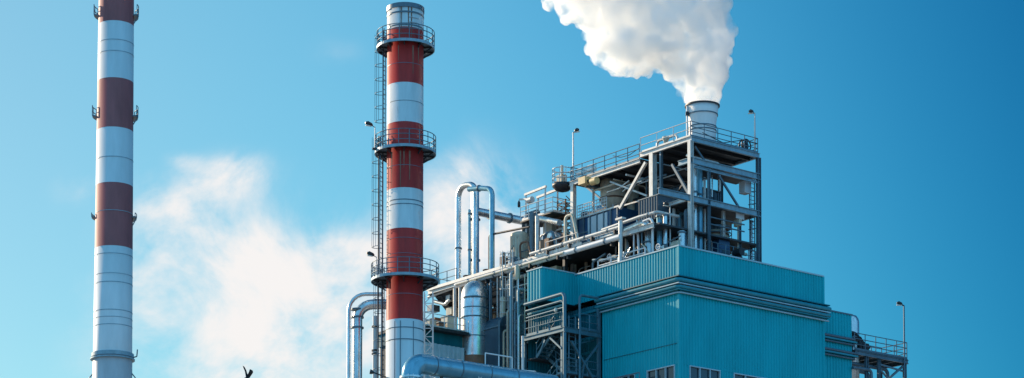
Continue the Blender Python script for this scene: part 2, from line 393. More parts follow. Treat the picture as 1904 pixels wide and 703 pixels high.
# tall chimney, farther away
YT = 205.0
a = atY(209, 703, YT); b = atY(216.5, 0, YT)
zt = b.z + 14; lean = (b.x-a.x)/(b.z-a.z)
TC = Vector((a.x - lean*a.z, YT, 0)); ax = Vector((lean, 0, 1)).normalized()
def rT(py): return (36.5 - 3.6*(703-py)/703)*YT/F
def zT(py): return zat(py, YT-1.7)
t = thing('chimney', TC, 'tall red and white banded chimney standing apart at the far left', 'chimney')
prof = [(rT(703)*1.05, 0, 2), (rT(655)*1.01, zT(656), 2)]
for (pb, k, pt) in [(655, 1, 456), (456, 0, 338), (338, 1, 235), (235, 0, 143), (143, 1, 37), (37, 0, -70)]:
    prof += [(rT(pb), zT(pb), k), (rT(pt), zT(pt), k)]
prof += [(rT(-70), zT(-170), 1), (rT(-70)*.9, zT(-170), 1), (rT(-70)*.9, zT(-150), 1)]
m = MB(); m.lathe(TC, prof, 64, ax); m.build('shaft', ['redhaze', 'whitemute', 'greybase'], t)
m = MB()
for py, hh, e in ((72, .06, .02), (93, .06, .02), (290, .07, .02), (390, .05, .02), (470, .06, .02), (507, .05, .02), (523, .07, .02), (575, .07, .02), (588, .05, .02), (602, .06, .02), (655, .35, .16), (662, .12, .25)):
    m = MB(); z = zT(py); m.ring(TC+ax*z, rT(py)-.05, rT(py)+e, -hh/2, hh/2, n=56); m.build('seam_band', 'beamblue', t)
for py, e in ((18, .42), (207, .42), (396, .34)):
    z = zT(py); c_ = TC+ax*z
    for (a0, a1) in ((R(-12), R(42)), (R(138), R(192))):
        m = MB(); m.ring(c_, rT(py), rT(py)+e, -.06, .06, a0, a1, 14); p = m.build('walkway', 'bluesteel', t)
        m = MB()
        for zz in ((.5, .95) if py < 300 else (.35,)):
            pts = [c_+Vector((math.cos(a0+(a1-a0)*k/12), math.sin(a0+(a1-a0)*k/12), 0))*(rT(py)+e)+ZH*zz for k in range(13)]; m.tube(pts, .04, 6)
        for k in (0, 4, 8, 12):
            th = a0+(a1-a0)*k/12; q = c_+Vector((math.cos(th), math.sin(th), 0))*(rT(py)+e); m.bar(q, q+ZH*(.95 if py < 300 else .35), .06, .06)
        m.build('railing', 'bluesteel', p)
        m = MB(); th = (a0*.75+a1*.25); d = Vector((math.cos(th), math.sin(th), 0)); m.bar(c_+d*(rT(py)+e), c_+d*rT(py)-ZH*.7, .08, .08); m.build('bracket', 'bluesteel', p)
m = MB(); z = zT(658); c_ = TC+ax*z + Vector((rT(658)+.1, 0, 0)); m.tube(path([c_, c_+Vector((.35, 0, .1)), c_+Vector((.4, 0, .75))], .1), .06, 6); m.build('aerial', 'bluesteel', t)
z = zT(700)
for s_ in (-1, 1): m = MB(); c_ = TC+ax*z+Vector((s_*rT(700), 0, 0)); m.tube(path([c_+ZH*.6, c_+Vector((s_*.32, 0, .2)), c_+Vector((s_*.35, 0, -.8))], .2), .06, 6); m.build('hook', 'bluesteel', t)

# ------------------------------------------------------------------ teal factory building
U1 = onV(1120, 560, 0)[0]; U2 = onV(1069, 511, 0)[0]; V1 = onU(1530, 516, 0)[1]
zc0 = onV(1262, 515, 0)[2]; zc1 = onV(1262, 545, 0)[2]        # cornice
zw = onV(1256, 678, 0)[2]                                     # window head
t = thing('factory_building', W(0, 0, 0), 'large teal corrugated factory building with cornice pipes and dark strip windows', 'building')
outL = -VH; outR = -UH
def wpanels(A, B, z0, z1, out_, wins, mb):
    """corrugated wall with openings: wins = list of (start, end, sill, head) along A->B"""
    L = (B-A).length; d = (B-A)/L; x = 0
    head = max(w_[3] for w_ in wins); sill = min(w_[2] for w_ in wins)
    corrug(mb, A, B, head, z1, out_); corrug(mb, A, B, z0, sill, out_)
    for (s0, s1, zs, zh) in wins:
        if s0-x > .05: corrug(mb, A+d*x, A+d*s0, sill, head, out_)
        x = s1
    if L-x > .05: corrug(mb, A+d*x, B, sill, head, out_)
zs = zw - 1.7
uw = [(onV(px, 690, 0)[0]) for px in (1256, 1204, 1182, 1146)]
vw = [(onU(px, 690, 0)[1]) for px in (1281, 1338, 1363, 1428, 1455, 1515)]
winsL = [(uw[0], uw[1], zs, zw), (uw[2], uw[3], zs, zw)]; winsR = [(vw[0], vw[1], zs, zw), (vw[2], vw[3], zs, zw), (vw[4], vw[5], zs, zw)]
m = MB(); A0 = W(0, 0, 0)
wpanels(A0+UH*.02, W(U1, 0, 0), 0, zc0, outL, winsL, m); wpanels(A0+VH*.02, W(0, V1, 0), 0, zc0, outR, winsR, m)
corrug(m, W(U1, 0, 0), W(U1, 4, 0), 0, zc0+.2, UH); corrug(m, W(0, V1, 0), W(11, V1, 0), 0, ZP, VH)
corrug(m, W(11, V1, 0), W(11, 4, 0), 0, ZP-.9, UH)
wallo = m.build('wall', 'teal', t)
m = MB(); corrug(m, A0+UH*.02, W(U2, 0, 0), zc0, ZP, outL, .27); corrug(m, A0+VH*.02, W(0, V1, 0), zc0, ZP, outR)
m.build('parapet', 'teal', t)
m = MB(); m.lbox(.05, U2-.05, .1, V1-.1, ZP-1.15, ZP-.95); m.build('roof', 'deckm', t)
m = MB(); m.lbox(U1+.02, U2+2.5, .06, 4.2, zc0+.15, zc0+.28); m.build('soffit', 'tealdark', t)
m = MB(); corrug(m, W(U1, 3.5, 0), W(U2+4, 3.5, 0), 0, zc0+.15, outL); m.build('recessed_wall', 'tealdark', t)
m = MB()                                                          # coping and corner trims
m.lbox(-.09, U2, -.09, .14, ZP+.003, ZP+.10); m.lbox(-.09, .14, .143, V1+.06, ZP+.003, ZP+.10); m.build('coping', 'paleteal', t)
m = MB(); m.lbox(-.075, .11, -.075, .11, 0, zc1-.02); m.lbox(-.075, .11, -.075, .11, zc0+.02, ZP); m.lbox(-.08, .05, V1-.1, V1+.08, 0, ZP); m.build('corner_trim', 'teal', t)
m = MB(); m.lbox(.12, U1-.2, -.062, -.02, onV(1262, 637, 0)[2]-.05, onV(1262, 637, 0)[2]); m.build('lap_joint', 'tealdark', t)
hC = zc0-zc1
def course(name, z, r, e, mt, flat=None):
    m = MB(); a_ = W(U1+.3, -e, z); b_ = W(-e, -e, z); c_ = W(-e, V1+.35, z)
    if flat: m.lbox(-e, U1+.1, -e, -.055, z-flat/2, z+flat/2); m.lbox(-e, -.055, -.054, V1+.3, z-flat/2, z+flat/2)
    else: m.tube(path([a_, b_, c_], .25, 4), r, 10)
    m.build(name, mt, t)
course('drip_edge', zc0+.0, 0, .42, 'tealdark', .07)
course('gutter_pipe', zc0-hC*.24, .15, .36, 'tealtrim')
course('ledge', zc0-hC*.47, 0, .46, 'paleteal', .07)
course('cornice_pipe', zc0-hC*.66, .12, .34, 'tealtrim')
course('lower_ledge', zc0-hC*.82, 0, .36, 'tealtrim', .06)
course('thin_pipe', zc1+.02, .06, .2, 'paleteal')
m = MB(); m.lbox(-.06, U1, -.2, -.056, zc1+.1, zc0-.05); m.lbox(-.2, -.056, -.06, V1+.2, zc1+.1, zc0-.05); m.build('fascia', 'tealdark', t)
def window(A, d, out_, L, z0, z1, npan):
    m = MB(); f_ = .07
    m.bar(A+ZH*(z1-f_/2)+out_*.03, A+d*L+ZH*(z1-f_/2)+out_*.03, .16, f_); m.bar(A+ZH*(z0+f_/2)+out_*.03, A+d*L+ZH*(z0+f_/2)+out_*.03, .16, f_)
    for k in range(npan+1):
        x = min(max(L*k/npan, f_/2), L-f_/2); m.bar(A+d*x+ZH*(z0+f_)+out_*.03, A+d*x+ZH*(z1-f_)+out_*.03, f_, .13, out_)
    fr = m.build('window', 'paleteal', t)
    m = MB()
    for k in range(npan):
        p = A+d*(L*k/npan+.04)-out_*.05; q = A+d*(L*(k+1)/npan-.04)-out_*.05
        m.quad(p+ZH*(z0+.05), q+ZH*(z0+.05), q+ZH*(z1-.05), p+ZH*(z1-.05))
    m.build('pane', 'glass', fr)
for (s0, s1, a_, b_) in winsL: window(W(s0, 0, 0), UH, outL, s1-s0, a_, b_, 3)
for (s0, s1, a_, b_) in winsR: window(W(0, s0, 0), VH, outR, s1-s0, a_, b_, 3)
# projecting bay on the left face
bw = onU(1008, 498, U2); UB = onV(981, 500, bw[1])[0]; zb1 = bw[2]; zb0 = onU(1008, 557, U2)[2]; VB = bw[1]
m = MB(); corrug(m, W(U2, VB, 0), W(U2, 0, 0), zb0, zb1, outR); corrug(m, W(U2, VB, 0), W(UB, VB, 0), zb0, zb1, outL, .3); corrug(m, W(UB, VB, 0), W(UB, 3, 0), zb0, zb1, UH)
bay = m.build('bay', 'teal', t)
m = MB(); m.lbox(U2-.07, UB+.07, VB-.08, 0, zb1, zb1+.08); m.build('coping', 'paleteal', bay)
m = MB(); m.lbox(U2+.05, UB-.05, VB+.05, 3, zb0+.02, zb0+.15); m.build('floor', 'tealdark', bay)

# annex at the right
ua = 1.6; va = onU(1583, 590, ua)[1]; zA = onU(1583, 587, ua)[2]; v0a = V1+.1
t = thing('annex_building', W(ua, v0a, 0), 'small teal corrugated annex with dark ledges beside the right end of the large building', 'building')
m = MB(); corrug(m, W(ua, v0a, 0), W(ua, va, 0), 0, zA, outR, .3); corrug(m, W(ua, va, 0), W(ua+6, va, 0), 0, zA, VH, .3); m.build('wall', 'teal', t)
m = MB(); m.lbox(ua-.08, ua+6, v0a, va+.08, zA, zA+.1); m.build('coping', 'bluesteel', t)
m = MB(); m.lbox(ua+.05, ua+5.9, v0a+.05, va-.05, zA-.2, zA-.1); m.build('roof', 'deckm', t)
for py, e in ((633, .3), (659, .35)):
    z = onU(1560, py, ua)[2]
    m = MB(); m.lbox(ua-e, ua-.055, v0a, va+e, z-.06, z+.06); m.lbox(ua-.054, ua+4, va+.055, va+e, z-.06, z+.06); m.build('ledge', 'tealtrim', t)
    m = MB(); m.tube(path([W(ua-e*.7, v0a, z+.2), W(ua-e*.7, va+e*.7, z+.2), W(ua+4, va+e*.7, z+.2)], .2), .1, 8); m.tube(path([W(ua-e*.6, v0a, z-.2), W(ua-e*.6, va+e*.6, z-.2), W(ua+4, va+e*.6, z-.2)], .2), .07, 8); m.build('ledge_pipe', 'bluesteel', t)
# bulged vessel beside the annex
p = wU(1592, 635, ua+.8); zt_ = wU(1592, 585, ua+.8).z; zb_ = p.z
q = Vector((p.x-.35, p.y, 0)); m = MB()
m.lathe(q, [(.15, zb_-6, 0), (.55, zb_-5.9, 0), (.58, zb_, 0), (.58, zt_-.6, 0), (.53, zt_-.35, 0), (.38, zt_-.12, 0), (.05, zt_, 0)], 24)
one('storage_vessel', m, 'silver', 'silver dome-topped vessel squeezed between the annex and the right gantry', 'vessel')

# right walkway on columns
uw0 = ua-.2; D0 = onU(1590, 648, uw0); D1 = onU(1688, 668, uw0); zd = D1[2]; va_, vb_ = D0[1], D1[1]
t = thing('steel_gantry', W(uw0, va_, 0), 'elevated steel gantry with railings and columns at the right end of the works', 'gantry')
m = MB(); m.lbox(uw0, uw0+2.6, va_, vb_, zd-.08, zd); m.build('floor', 'deckm', t)
for (a_, b_) in ((W(uw0, va_, zd-.22), W(uw0, vb_, zd-.22)), (W(uw0+2.6, va_, zd-.22), W(uw0+2.6, vb_, zd-.22)), (W(uw0, vb_, zd-.222), W(uw0+2.6, vb_, zd-.222))): m = MB(); m.ibeam(a_, b_, .28, .16); m.build('floor_beam', 'bluesteel', t)
for k in range(1, 5): v = va_+(vb_-va_)*k/5; m = MB(); m.ibeam(W(uw0+.1, v, zd-.2), W(uw0+2.5, v, zd-.2), .2, .1); m.build('floor_beam', 'bluesteel', t)
m = MB(); rails(m, [W(uw0+.05, va_, zd), W(uw0+.05, vb_-.05, zd), W(uw0+2.55, vb_-.05, zd), W(uw0+2.55, va_, zd)], 1.25, 1.15, .032, 3); m.build('railing', 'bluesteel', t)
for px, dv in ((1613, 0), (1636, 0), (1684, 0)):
    v = onU(px, 680, uw0)[1]; 
    for du in (.1, 2.5):
        m = MB(); m.ibeam(W(uw0+du, v, 0), W(uw0+du, v, zd-.36), .24, .2, VH); m.build('column', 'bluesteel', t)
m = MB(); v2 = onU(1684, 680, uw0)[1]; v1_ = onU(1636, 690, uw0)[1]; vm = onU(1613, 690, uw0)[1]
m.bar(W(uw0+.1, v2-.1, zd-.5), W(uw0+.1, v1_+.1, zd-2.4), .14, .14); m.bar(W(uw0+.1, v1_+.1, zd-.75), W(uw0+.1, v2-.1, zd-.95), .12, .12); m.bar(W(uw0+.1, v2-.1, zd-2.9), W(uw0+.1, v1_+.1, zd-1.1), .1, .1)
m.build('brace', 'bluesteel', t)
m = MB(); z = zd-.9
m.tube(path([W(uw0+.6, va_-.6, z), W(uw0+.6, vb_-1.6, z), W(uw0+.6, vb_-1.6, z-6)], .4), .14, 10); m.tube(path([W(uw0+1.2, va_-.6, z-.3), W(uw0+1.2, v1_, z-.3), W(uw0+1.2, v1_, z-6)], .4), .18, 10)
m.tube(path([W(uw0-.1, va_-.4, z-.5), W(uw0-.1, vm+.3, z-.45), W(uw0-.1, vm+.3, z-6)], .3), .12, 10); m.build('pipe', 'bluesteel', t)
# valve assembly with bent pipes at its left end
b_ = W(uw0+.5, va_+.2, zd)
t = thing('valve_assembly', b_, 'tangle of dark bent pipes with a valve wheel beside the right gantry', 'valve')
m = MB(); m.tube(path([b_+ZH*0, b_+ZH*1.1, b_+VH*.9+ZH*1.1, b_+VH*.9], .3), .1, 8); m.build('pipe', 'bluesteel', t)
m = MB(); m.tube(path([b_-VH*.7+ZH*1.35, b_+VH*.3+ZH*1.35, b_+VH*1.5+ZH*.55, b_+VH*1.9+ZH*.5], .4), .13, 8); m.tube(path([b_-VH*.6-UH*.3+ZH*.75, b_+VH*.5-UH*.3+ZH*.75, b_+VH*.7-UH*.3], .2), .08, 8); m.build('pipe', 'dark', t)
m = MB(); cc = b_+VH*.45+ZH*.75-UH*.35; m.tube([cc+(VH*math.cos(k*math.pi/8)+ZH*math.sin(k*math.pi/8))*.3 for k in range(17)], .04, 6)
m.bar(cc-VH*.3, cc+VH*.3, .04, .04); m.bar(cc-ZH*.3, cc+ZH*.3, .04, .04); m.bar(cc, cc+UH*.4, .07, .07); m.build('wheel', 'dark', t)
m = MB(); m.box(b_+VH*1.3+ZH*.35, VH*.35, UH*.2, ZH*.35); m.build('body', 'dark', t)
p = wU(1681, 668, uw0); p = W(uw0-.1, vb_-.25, 0); p = wU(1682, 700, uw0-.14); p.z = 0
lampmast('lamp_post', Vector((p.x, p.y, 0)), wU(1682, 568, uw0-.14).z, Vector((-.55, -.1, 0)), 'slim dark lamp post rising past the end of the right gantry', 'lamp post', 'lamp posts', .075, 'bluesteel')

# ------------------------------------------------------------------ steel tower on the roof
def part_tube(par, name, mt, pts, r, rad=.3, n=10): m = MB(); m.tube(path(pts, rad) if len(pts) > 2 else pts, r, n); return m.build(name, mt, par)
def part_bar(par, name, mt, p, q, w_, h): m = MB(); m.bar(p, q, w_, h); return m.build(name, mt, par)
def part_beam(par, name, mt, p, q, h, w_, up=ZH): m = MB(); m.ibeam(p, q, h, w_, up); return m.build(name, mt, par)
def part_box(par, name, mt, u0, u1, v0, v1, z0, z1): m = MB(); m.lbox(u0, u1, v0, v1, z0, z1); return m.build(name, mt, par)
ut, vt = 2.5, 3.5; ZR = ZP-.95
vB = onU(1410, 280, ut)[1]; uL = onV(1066, 320, vt)[0]; uM = onV(1214, 300, vt)[0]; uS = onV(1190, 290, vt)[0]
zt = onV(1285, 253, vt)[2]; z2 = onU(1285, 298, ut)[2]; z3 = onU(1285, 369, ut)[2]
t = thing('steel_tower', W(ut, vt, ZR), 'open galvanised steel tower with railed roof deck above the teal building', 'steel tower')
T = t
def col(u, v, z0, z1, w_=.3, mt='steel'): part_beam(t, 'column', mt, W(u, v, z0), W(u, v, z1), w_, w_*.9, VH)
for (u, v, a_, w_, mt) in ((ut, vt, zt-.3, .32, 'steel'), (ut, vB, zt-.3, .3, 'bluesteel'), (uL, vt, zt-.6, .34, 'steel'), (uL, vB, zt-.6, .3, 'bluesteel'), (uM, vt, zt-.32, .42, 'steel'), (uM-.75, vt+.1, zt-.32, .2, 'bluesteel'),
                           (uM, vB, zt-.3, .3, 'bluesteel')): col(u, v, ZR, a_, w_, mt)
vm_ = onU(1318, 340, ut)[1]; vn_ = onU(1356, 420, ut)[1]; vo_ = onU(1384, 420, ut)[1]
col(ut, vm_, ZR, z2-.15, .18, 'bluesteel'); col(ut+.6, vn_, ZR, z3-.1, .2, 'steel'); col(ut+.5, vo_, ZR, z3-.1, .22, 'bluesteel')
u_i = onV(1253, 420, vt+.4)[0]; col(u_i, vt+.4, ZR, z3-.2, .16, 'steel')
# decks
dk = part_box(t, 'roof_deck', 'deckm', ut+.02, uS, vt+.02, vB, zt-.1, zt)
zl = zt-.38
dk2 = part_box(t, 'roof_deck', 'deckm', uS+.01, uL+.4, vt+.02, vB, zl-.1, zl)
for k in range(9):
    u = ut+.8+(uL-ut-1)*k/8; zz = zt if u < uS else zl
    part_beam(t, 'joist', 'dark', W(u, vt+.1, zz-.24), W(u, vB-.1, zz-.24), .24, .14)
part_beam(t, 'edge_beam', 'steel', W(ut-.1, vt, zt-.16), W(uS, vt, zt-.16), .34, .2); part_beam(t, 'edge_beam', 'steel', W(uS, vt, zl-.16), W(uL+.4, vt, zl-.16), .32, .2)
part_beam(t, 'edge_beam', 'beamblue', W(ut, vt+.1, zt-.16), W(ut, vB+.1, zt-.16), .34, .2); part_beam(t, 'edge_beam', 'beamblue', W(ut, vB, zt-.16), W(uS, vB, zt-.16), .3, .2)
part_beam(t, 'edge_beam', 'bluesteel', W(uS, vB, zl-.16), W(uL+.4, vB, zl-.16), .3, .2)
# railings
m = MB(); rails(m, [W(ut+.03, vt+.03, zt), W(ut+.03, vB-.03, zt), W(uS, vB-.03, zt)], 1.1, 1.25, .028, 3); m.build('railing', 'bluesteel', t)
m = MB(); rails(m, [W(ut+.05, vt+.03, zt), W(uS-.03, vt+.03, zt)], 1.1, 1.5, .03, 2); m.build('railing', 'steel', t)
m = MB(); rails(m, [W(uS+.1, vt+.03, zl), W(uL+.3, vt+.03, zl), W(uL+.3, vB-.03, zl), W(uS, vB-.03, zl)], 1.1, 1.3, .03, 3); m.build('railing', 'bluesteel', t)
m = MB()
for k in range(19):                                              # mesh infill by the left corner
    u = uL-.1-k*.13; m.bar(W(u, vt+.1, zl+.05), W(u, vt+.1, zl+.8), .02, .05)
for zz in (.08, .3, .5, .8): m.bar(W(uL-.1, vt+.1, zl+zz), W(uL-2.5, vt+.1, zl+zz), .03, .03)
m.build('infill_panel', 'steel', t)
# levels and braces
vc = vt-.0
part_beam(t, 'beam', 'beamblue', W(ut, vt-.1, z2), W(ut, vB+.1, z2), .42, .24); part_beam(t, 'beam', 'beamblue', W(ut-.02, vt+.15, z2-.42), W(ut-.02, vB, z2-.42), .16, .14)
part_beam(t, 'beam', 'beamblue', W(ut+.1, vt-.02, z2), W(ut+1.2, vt-.02, z2), .36, .2)
vq = onU(1224, 354, ut)[1]
part_beam(t, 'beam', 'beamblue', W(ut, vq, z3), W(ut, vt-.16, z3), .44, .26); part_beam(t, 'beam', 'beamblue', W(ut, vt+.16, z3), W(ut, vB+.1, z3), .42, .26)
part_box(t, 'floor', 'deckm', ut+.1, uM-.3, vt+.2, vB-.1, z3-.12, z3-.04); 
part_box(t, 'floor', 'deckm', ut+.1, ut+2.2, vt+2.2, vB-.1, z2-.1, z2-.04)
part_beam(t, 'beam', 'beamblue', W(ut, vB, z3), W(uM, vB, z3), .3, .2); part_beam(t, 'beam', 'bluesteel', W(uM, vt+.2, z3), W(uM, vB-.2, z3), .3, .2)
part_beam(t, 'beam', 'steel', W(uM, vt, z3+.02), W(ut+.2, vt, z3+.02), .26, .18)
zk = onU(1360, 432, ut)[2]
part_tube(t, 'handrail', 'bluesteel', [W(ut, vm_+.1, zk+.25), W(ut, vo_, zk+.25)], .05); part_tube(t, 'handrail', 'bluesteel', [W(ut, vm_+.1, zk+.75), W(ut, vo_, zk+.75)], .05)
def brace(a_, b_, plane, val, mt, w_=.13):
    f_ = wV if plane == 'v' else wU
    part_bar(t, 'brace', mt, f_(*a_, val), f_(*b_, val), w_, w_)
brace((1336, 326), (1374, 386), 'u', ut+.02, 'bluesteel', .13); brace((1292, 272), (1312, 302), 'u', ut+.3, 'bluesteel', .1)
brace((1250, 306), (1284, 366), 'v', vt+.03, 'bluesteel', .17); brace((1272, 340), (1256, 362), 'v', vt+.3, 'dark', .12)
brace((1201, 302), (1153, 388), 'v', vt+.05, 'steel', .2); brace((1135, 338), (1203, 364), 'v', vt+.5, 'steel', .12); brace((1150, 385), (1216, 366), 'v', vt+.6, 'steel', .1)
brace((1252, 395), (1284, 378), 'v', vt+1.2, 'dark', .12); brace((1244, 420), (1268, 378), 'v', vt+1, 'bluesteel', .1); brace((1075, 335), (1130, 380), 'v', vB-.1, 'bluesteel', .14)
brace((1395, 330), (1412, 318), 'u', ut+.2, 'bluesteel', .12)
m = MB(); ladder(m, wU(1399, 485, ut+.8), 6.0, VH, -UH, .5, True, .03); m.build('ladder', 'bluesteel', t)
# round balcony at the left end
pc = wV(1046, 330, vt+.2); cq = Vector((pc.x, pc.y, 0)); zb_ = wV(1046, 350, vt+.2).z
m = MB(); m.lathe(cq, [(.1, zb_-.3, 0), (.5, zb_-.18, 0), (.78, zb_+.1, 0), (.78, zb_+.3, 0), (.0, zb_+.3, 0)], 20); bl = m.build('balcony', 'dark', t)
m = MB()
for k in range(10): th = k*math.pi/5; q = cq+Vector((math.cos(th), math.sin(th), 0))*.76+ZH*(zb_+.3); m.bar(q, q+ZH*1.1, .05, .05)
for zz in (.35, .7, 1.1): m.tube([cq+Vector((math.cos(k*math.pi/10), math.sin(k*math.pi/10), 0))*.76+ZH*(zb_+.3+zz) for k in range(21)], .035, 6)
m.build('railing', 'steel', bl)
m = MB(); m.box(cq+ZH*(zb_+.65)+UH*.1, UH*.32, VH*.25, ZH*.34); m.tube([cq-UH*.3-VH*.3+ZH*(zb_+.3), cq-UH*.3-VH*.3+ZH*(zb_+1.6)], .1, 8); m.build('control_box', 'cream', bl)
m = MB(); m.bar(W(uL+.2, vt+.3, zb_+.1), cq+ZH*(zb_+.2), .2, .25); m.build('bracket', 'dark', bl)

# lamp posts on the tower roof
lampmast('lamp_post', W(uL+.15, vt+.12, zl+.004), onV(1066, 246, vt+.1)[2]-zl, Vector((.42, -.2, 0)), 'lamp post at the left corner of the steel tower, curved over rightward', 'lamp post', 'lamp posts', .06)
lampmast('lamp_post', W(ut+.18, vB-.15, zt+.004), onU(1410, 210, ut)[2]-zt, Vector((-.42, .12, 0)), 'lamp post at the right corner of the steel tower, curved over leftward', 'lamp post', 'lamp posts', .06)
# flue stack
fu, fv = 4.7, 6.5; fp = W(fu, fv, zt+.004); FY = fp.y
def pxr(px): return px*FY/F
t = thing('flue_stack', fp, 'short white flared flue stack on the tower roof beneath the steam', 'flue stack')
zf_ = lambda py: atY(1306, py, FY-1.1).z
c_ = Vector((atY(1306, 220, FY).x, FY, 0))
m = MB(); m.lathe(c_, [(pxr(25.5), zt, 0), (pxr(26), zf_(222), 0), (pxr(28.5), zf_(205), 0), (pxr(30.5), zf_(190), 0), (pxr(28.5), zf_(190)+.01, 0), (pxr(26), zf_(222), 0)], 48); m.build('shaft', 'frost', t)
m = MB(); m.ring(c_, pxr(29.5), pxr(33), zf_(190), zf_(190)+.09, n=48); m.build('rim', 'dark', t)
for py, r in ((206, 28.9), (229, 26.2), (236, 26.2)): m = MB(); m.ring(c_, pxr(r-2), pxr(r+.7), zf_(py)-.035, zf_(py)+.035, n=48); m.build('hoop', 'bluesteel', t)
m = MB(); q = c_+Vector((-pxr(29.5), -.4, 0)); m.tube([Vector((q.x, q.y, zt)), Vector((q.x, q.y, zf_(192)))], .075, 8); m.build('vent_pipe', 'frost', t)
m = MB(); m.box(Vector((q.x, q.y, zf_(206))), Vector((.11, 0, 0)), Vector((0, .14, 0)), ZH*.13); m.build('clamp', 'dark', t)
# fittings on the roof deck
b_ = W(onV(1238, 250, vt+.6)[0], vt+.6, zt+.004); t = thing('roof_valve', b_, 'squat valve with a bent pipe behind the railing on the tower roof', 'valve')
m = MB(); m.tube(path([b_-UH*1.2+ZH*.1, b_-UH*1.2+ZH*.7, b_+UH*.9+ZH*.7, b_+UH*.9+ZH*0], .25), .09, 8); m.build('pipe', 'steel', t)
m = MB(); m.lathe(Vector((b_.x, b_.y, 0)), [(.05, b_.z, 0), (.16, b_.z+.1, 0), (.16, b_.z+.5, 0), (.25, b_.z+.62, 0), (.25, b_.z+.8, 0), (.04, b_.z+.9, 0)], 14); m.build('body', 'cream', t)
b_ = W(ut+.45, vB-.9, zt+.004); t = thing('cable_reel', b_, 'round cable reel behind the railing near the right corner of the tower roof', 'cable reel')
for s_ in (-.14, .14):
    m = MB(); cc = b_+ZH*.5+UH*s_; m.tube([cc+(VH*math.cos(k*math.pi/10)+ZH*math.sin(k*math.pi/10))*.44 for k in range(21)], .05, 6)
    for k in range(3): d = VH*math.cos(k*math.pi/3)+ZH*math.sin(k*math.pi/3); m.bar(cc-d*.42, cc+d*.42, .05, .04)
    m.build('flange', 'dark', t)
m = MB(); m.tube([b_+ZH*.5-UH*.13, b_+ZH*.5+UH*.13], .26, 16); m.build('drum', 'slate', t)
m = MB(); m.box(b_+ZH*.04, UH*.2, VH*.4, ZH*.035); m.build('base', 'dark', t)
part_tube(T, 'cable', 'dark', [W(ut+.05, vt+1.2, zt+.5), W(ut+.3, vB-3.2, zt+.25), W(ut+.1, vB-1.4, zt+.75), W(ut+.05, vB-.1, zt+.7)], .03, .6, 6)
part_tube(T, 'cable', 'dark', [W(uS+.2, vt+.06, zl+.8), W(uS+1.2, vt+.08, zl+.55), W(uS+2.2, vt+.08, zl+.6), W(uS+3, vt+.06, zl+.9)], .025, .6, 6)

# ------------------------------------------------------------------ equipment in the tower
def cyl(c, r, z0, z1, n=24, dome=0, cone=0):
    m = MB(); pr = [(.02, z0-cone, 0)] if cone else [(0.001, z0, 0)]
    pr += [(r*.12 if cone else r, z0-cone if cone else z0, 0), (r, z0, 0), (r, z1, 0)]
    pr += [(r*.8, z1+dome*.6, 0), (r*.4, z1+dome*.92, 0), (.001, z1+dome, 0)] if dome else [(.001, z1, 0)]
    m.lathe(Vector((c.x, c.y, 0)), pr, n); return m
p = wV(1213, 382, vt-.9); a_ = onV(1188, 380, vt-.9); b_ = onV(1240, 380, vt-.9); za, zb = onV(1240, 400, vt-.9)[2], onV(1225, 362, vt-.9)[2]
t = thing('control_cabinet', W(a_[0], vt-.9, za), 'dark slate ribbed cabinet hung on the left face of the steel tower', 'cabinet')
part_box(t, 'body', 'slate', b_[0]+.9, a_[0], vt-.9, vt+.4, za, zb)
m = MB()
for k in range(8): u = b_[0]+1+(a_[0]-b_[0]-1.05)*k/7; m.lbox(u-.03, u+.03, vt-.94, vt-.902, za+.05, zb-.05)
m.build('ribbing', 'slate', t); part_box(t, 'lid', 'bluesteel', b_[0]+.85, a_[0]+.05, vt-.95, vt+.45, zb+.002, zb+.06)
for u in (a_[0]-.2, b_[0]+1.1): part_bar(t, 'leg', 'bluesteel', W(u, vt-.6, ZP+.0), W(u, vt-.6, za), .12, .12)

q = wV(1140, 370, vt+2); z0 = wV(1140, 402, vt+2).z; z1 = wV(1140, 345, vt+2).z
t = thing('hopper', Vector((q.x, q.y, z0)), 'stained cream hopper standing beneath the roof of the steel tower', 'hopper')
m = cyl(q, .95, z0+.9, z1+.3, 20, 0, .85); m.build('body', 'cream', t)
m = MB(); m.ring(Vector((q.x, q.y, 0)), .9, 1.03, z0+1.2, z0+1.3, n=20); m.build('hoop', 'brown', t)
q2 = q+Vector((1.45, -.1, 0)); m = cyl(q2, .42, z0, z1+.1, 14); m.build('side_pipe', 'cream', t)
m = MB(); m.box(q+Vector((-.2, -.8, 0))*0+Vector((0, -.55, 0))+ZH*(z0-q.z-.35+.3), Vector((.3, 0, 0)), Vector((0, .3, 0)), ZH*.3); m.build('chute', 'cream', t)

v_ = vt+.7; a_ = onV(1072, 420, v_); b_ = onV(1152, 420, v_); z0 = onV(1110, 448, v_)[2]; z1 = onV(1110, 398, v_)[2]; ub = b_[0]
zdk = onV(1150, 437, 1.0)[2]
t = thing('settling_tank', W(ub, v_, zdk-.2), 'navy box tank with a grey panel and open grating on top, inside the tower', 'tank')
part_box(t, 'body', 'blue', ub, a_[0], v_, v_+2.6, zdk-.2, z1)
pa, pb = onV(1094, 420, v_)[0], onV(1130, 420, v_)[0]; part_box(t, 'panel', 'whitemute', pb, pa, v_-.06, v_-.003, zdk+.1, z1-.1)
for k in range(7): u = ub+.15+(a_[0]-ub-.3)*k/6; part_box(t, 'rib', 'bluesteel', u-.05, u+.05, v_-.12, v_-.062, zdk-.2, z1)
part_bar(t, 'rim', 'steel', W(ub-.05, v_-.06, z1+.06), W(a_[0]+.05, v_-.06, z1+.06), .14, .12)
m = MB(); ga, gb = onV(1072, 385, v_)[0], onV(1126, 385, v_)[0]; zg = z1+.15
for k in range(13): u = gb+(ga-gb)*k/12; m.bar(W(u, v_+.1, zg), W(u, v_+.1, zg+.95), .05, .05)
for k in range(5): m.bar(W(ga, v_+.1, zg+.95*k/4), W(gb, v_+.1, zg+.95*k/4), .05, .05)
m.build('grating', 'whitemute', t)

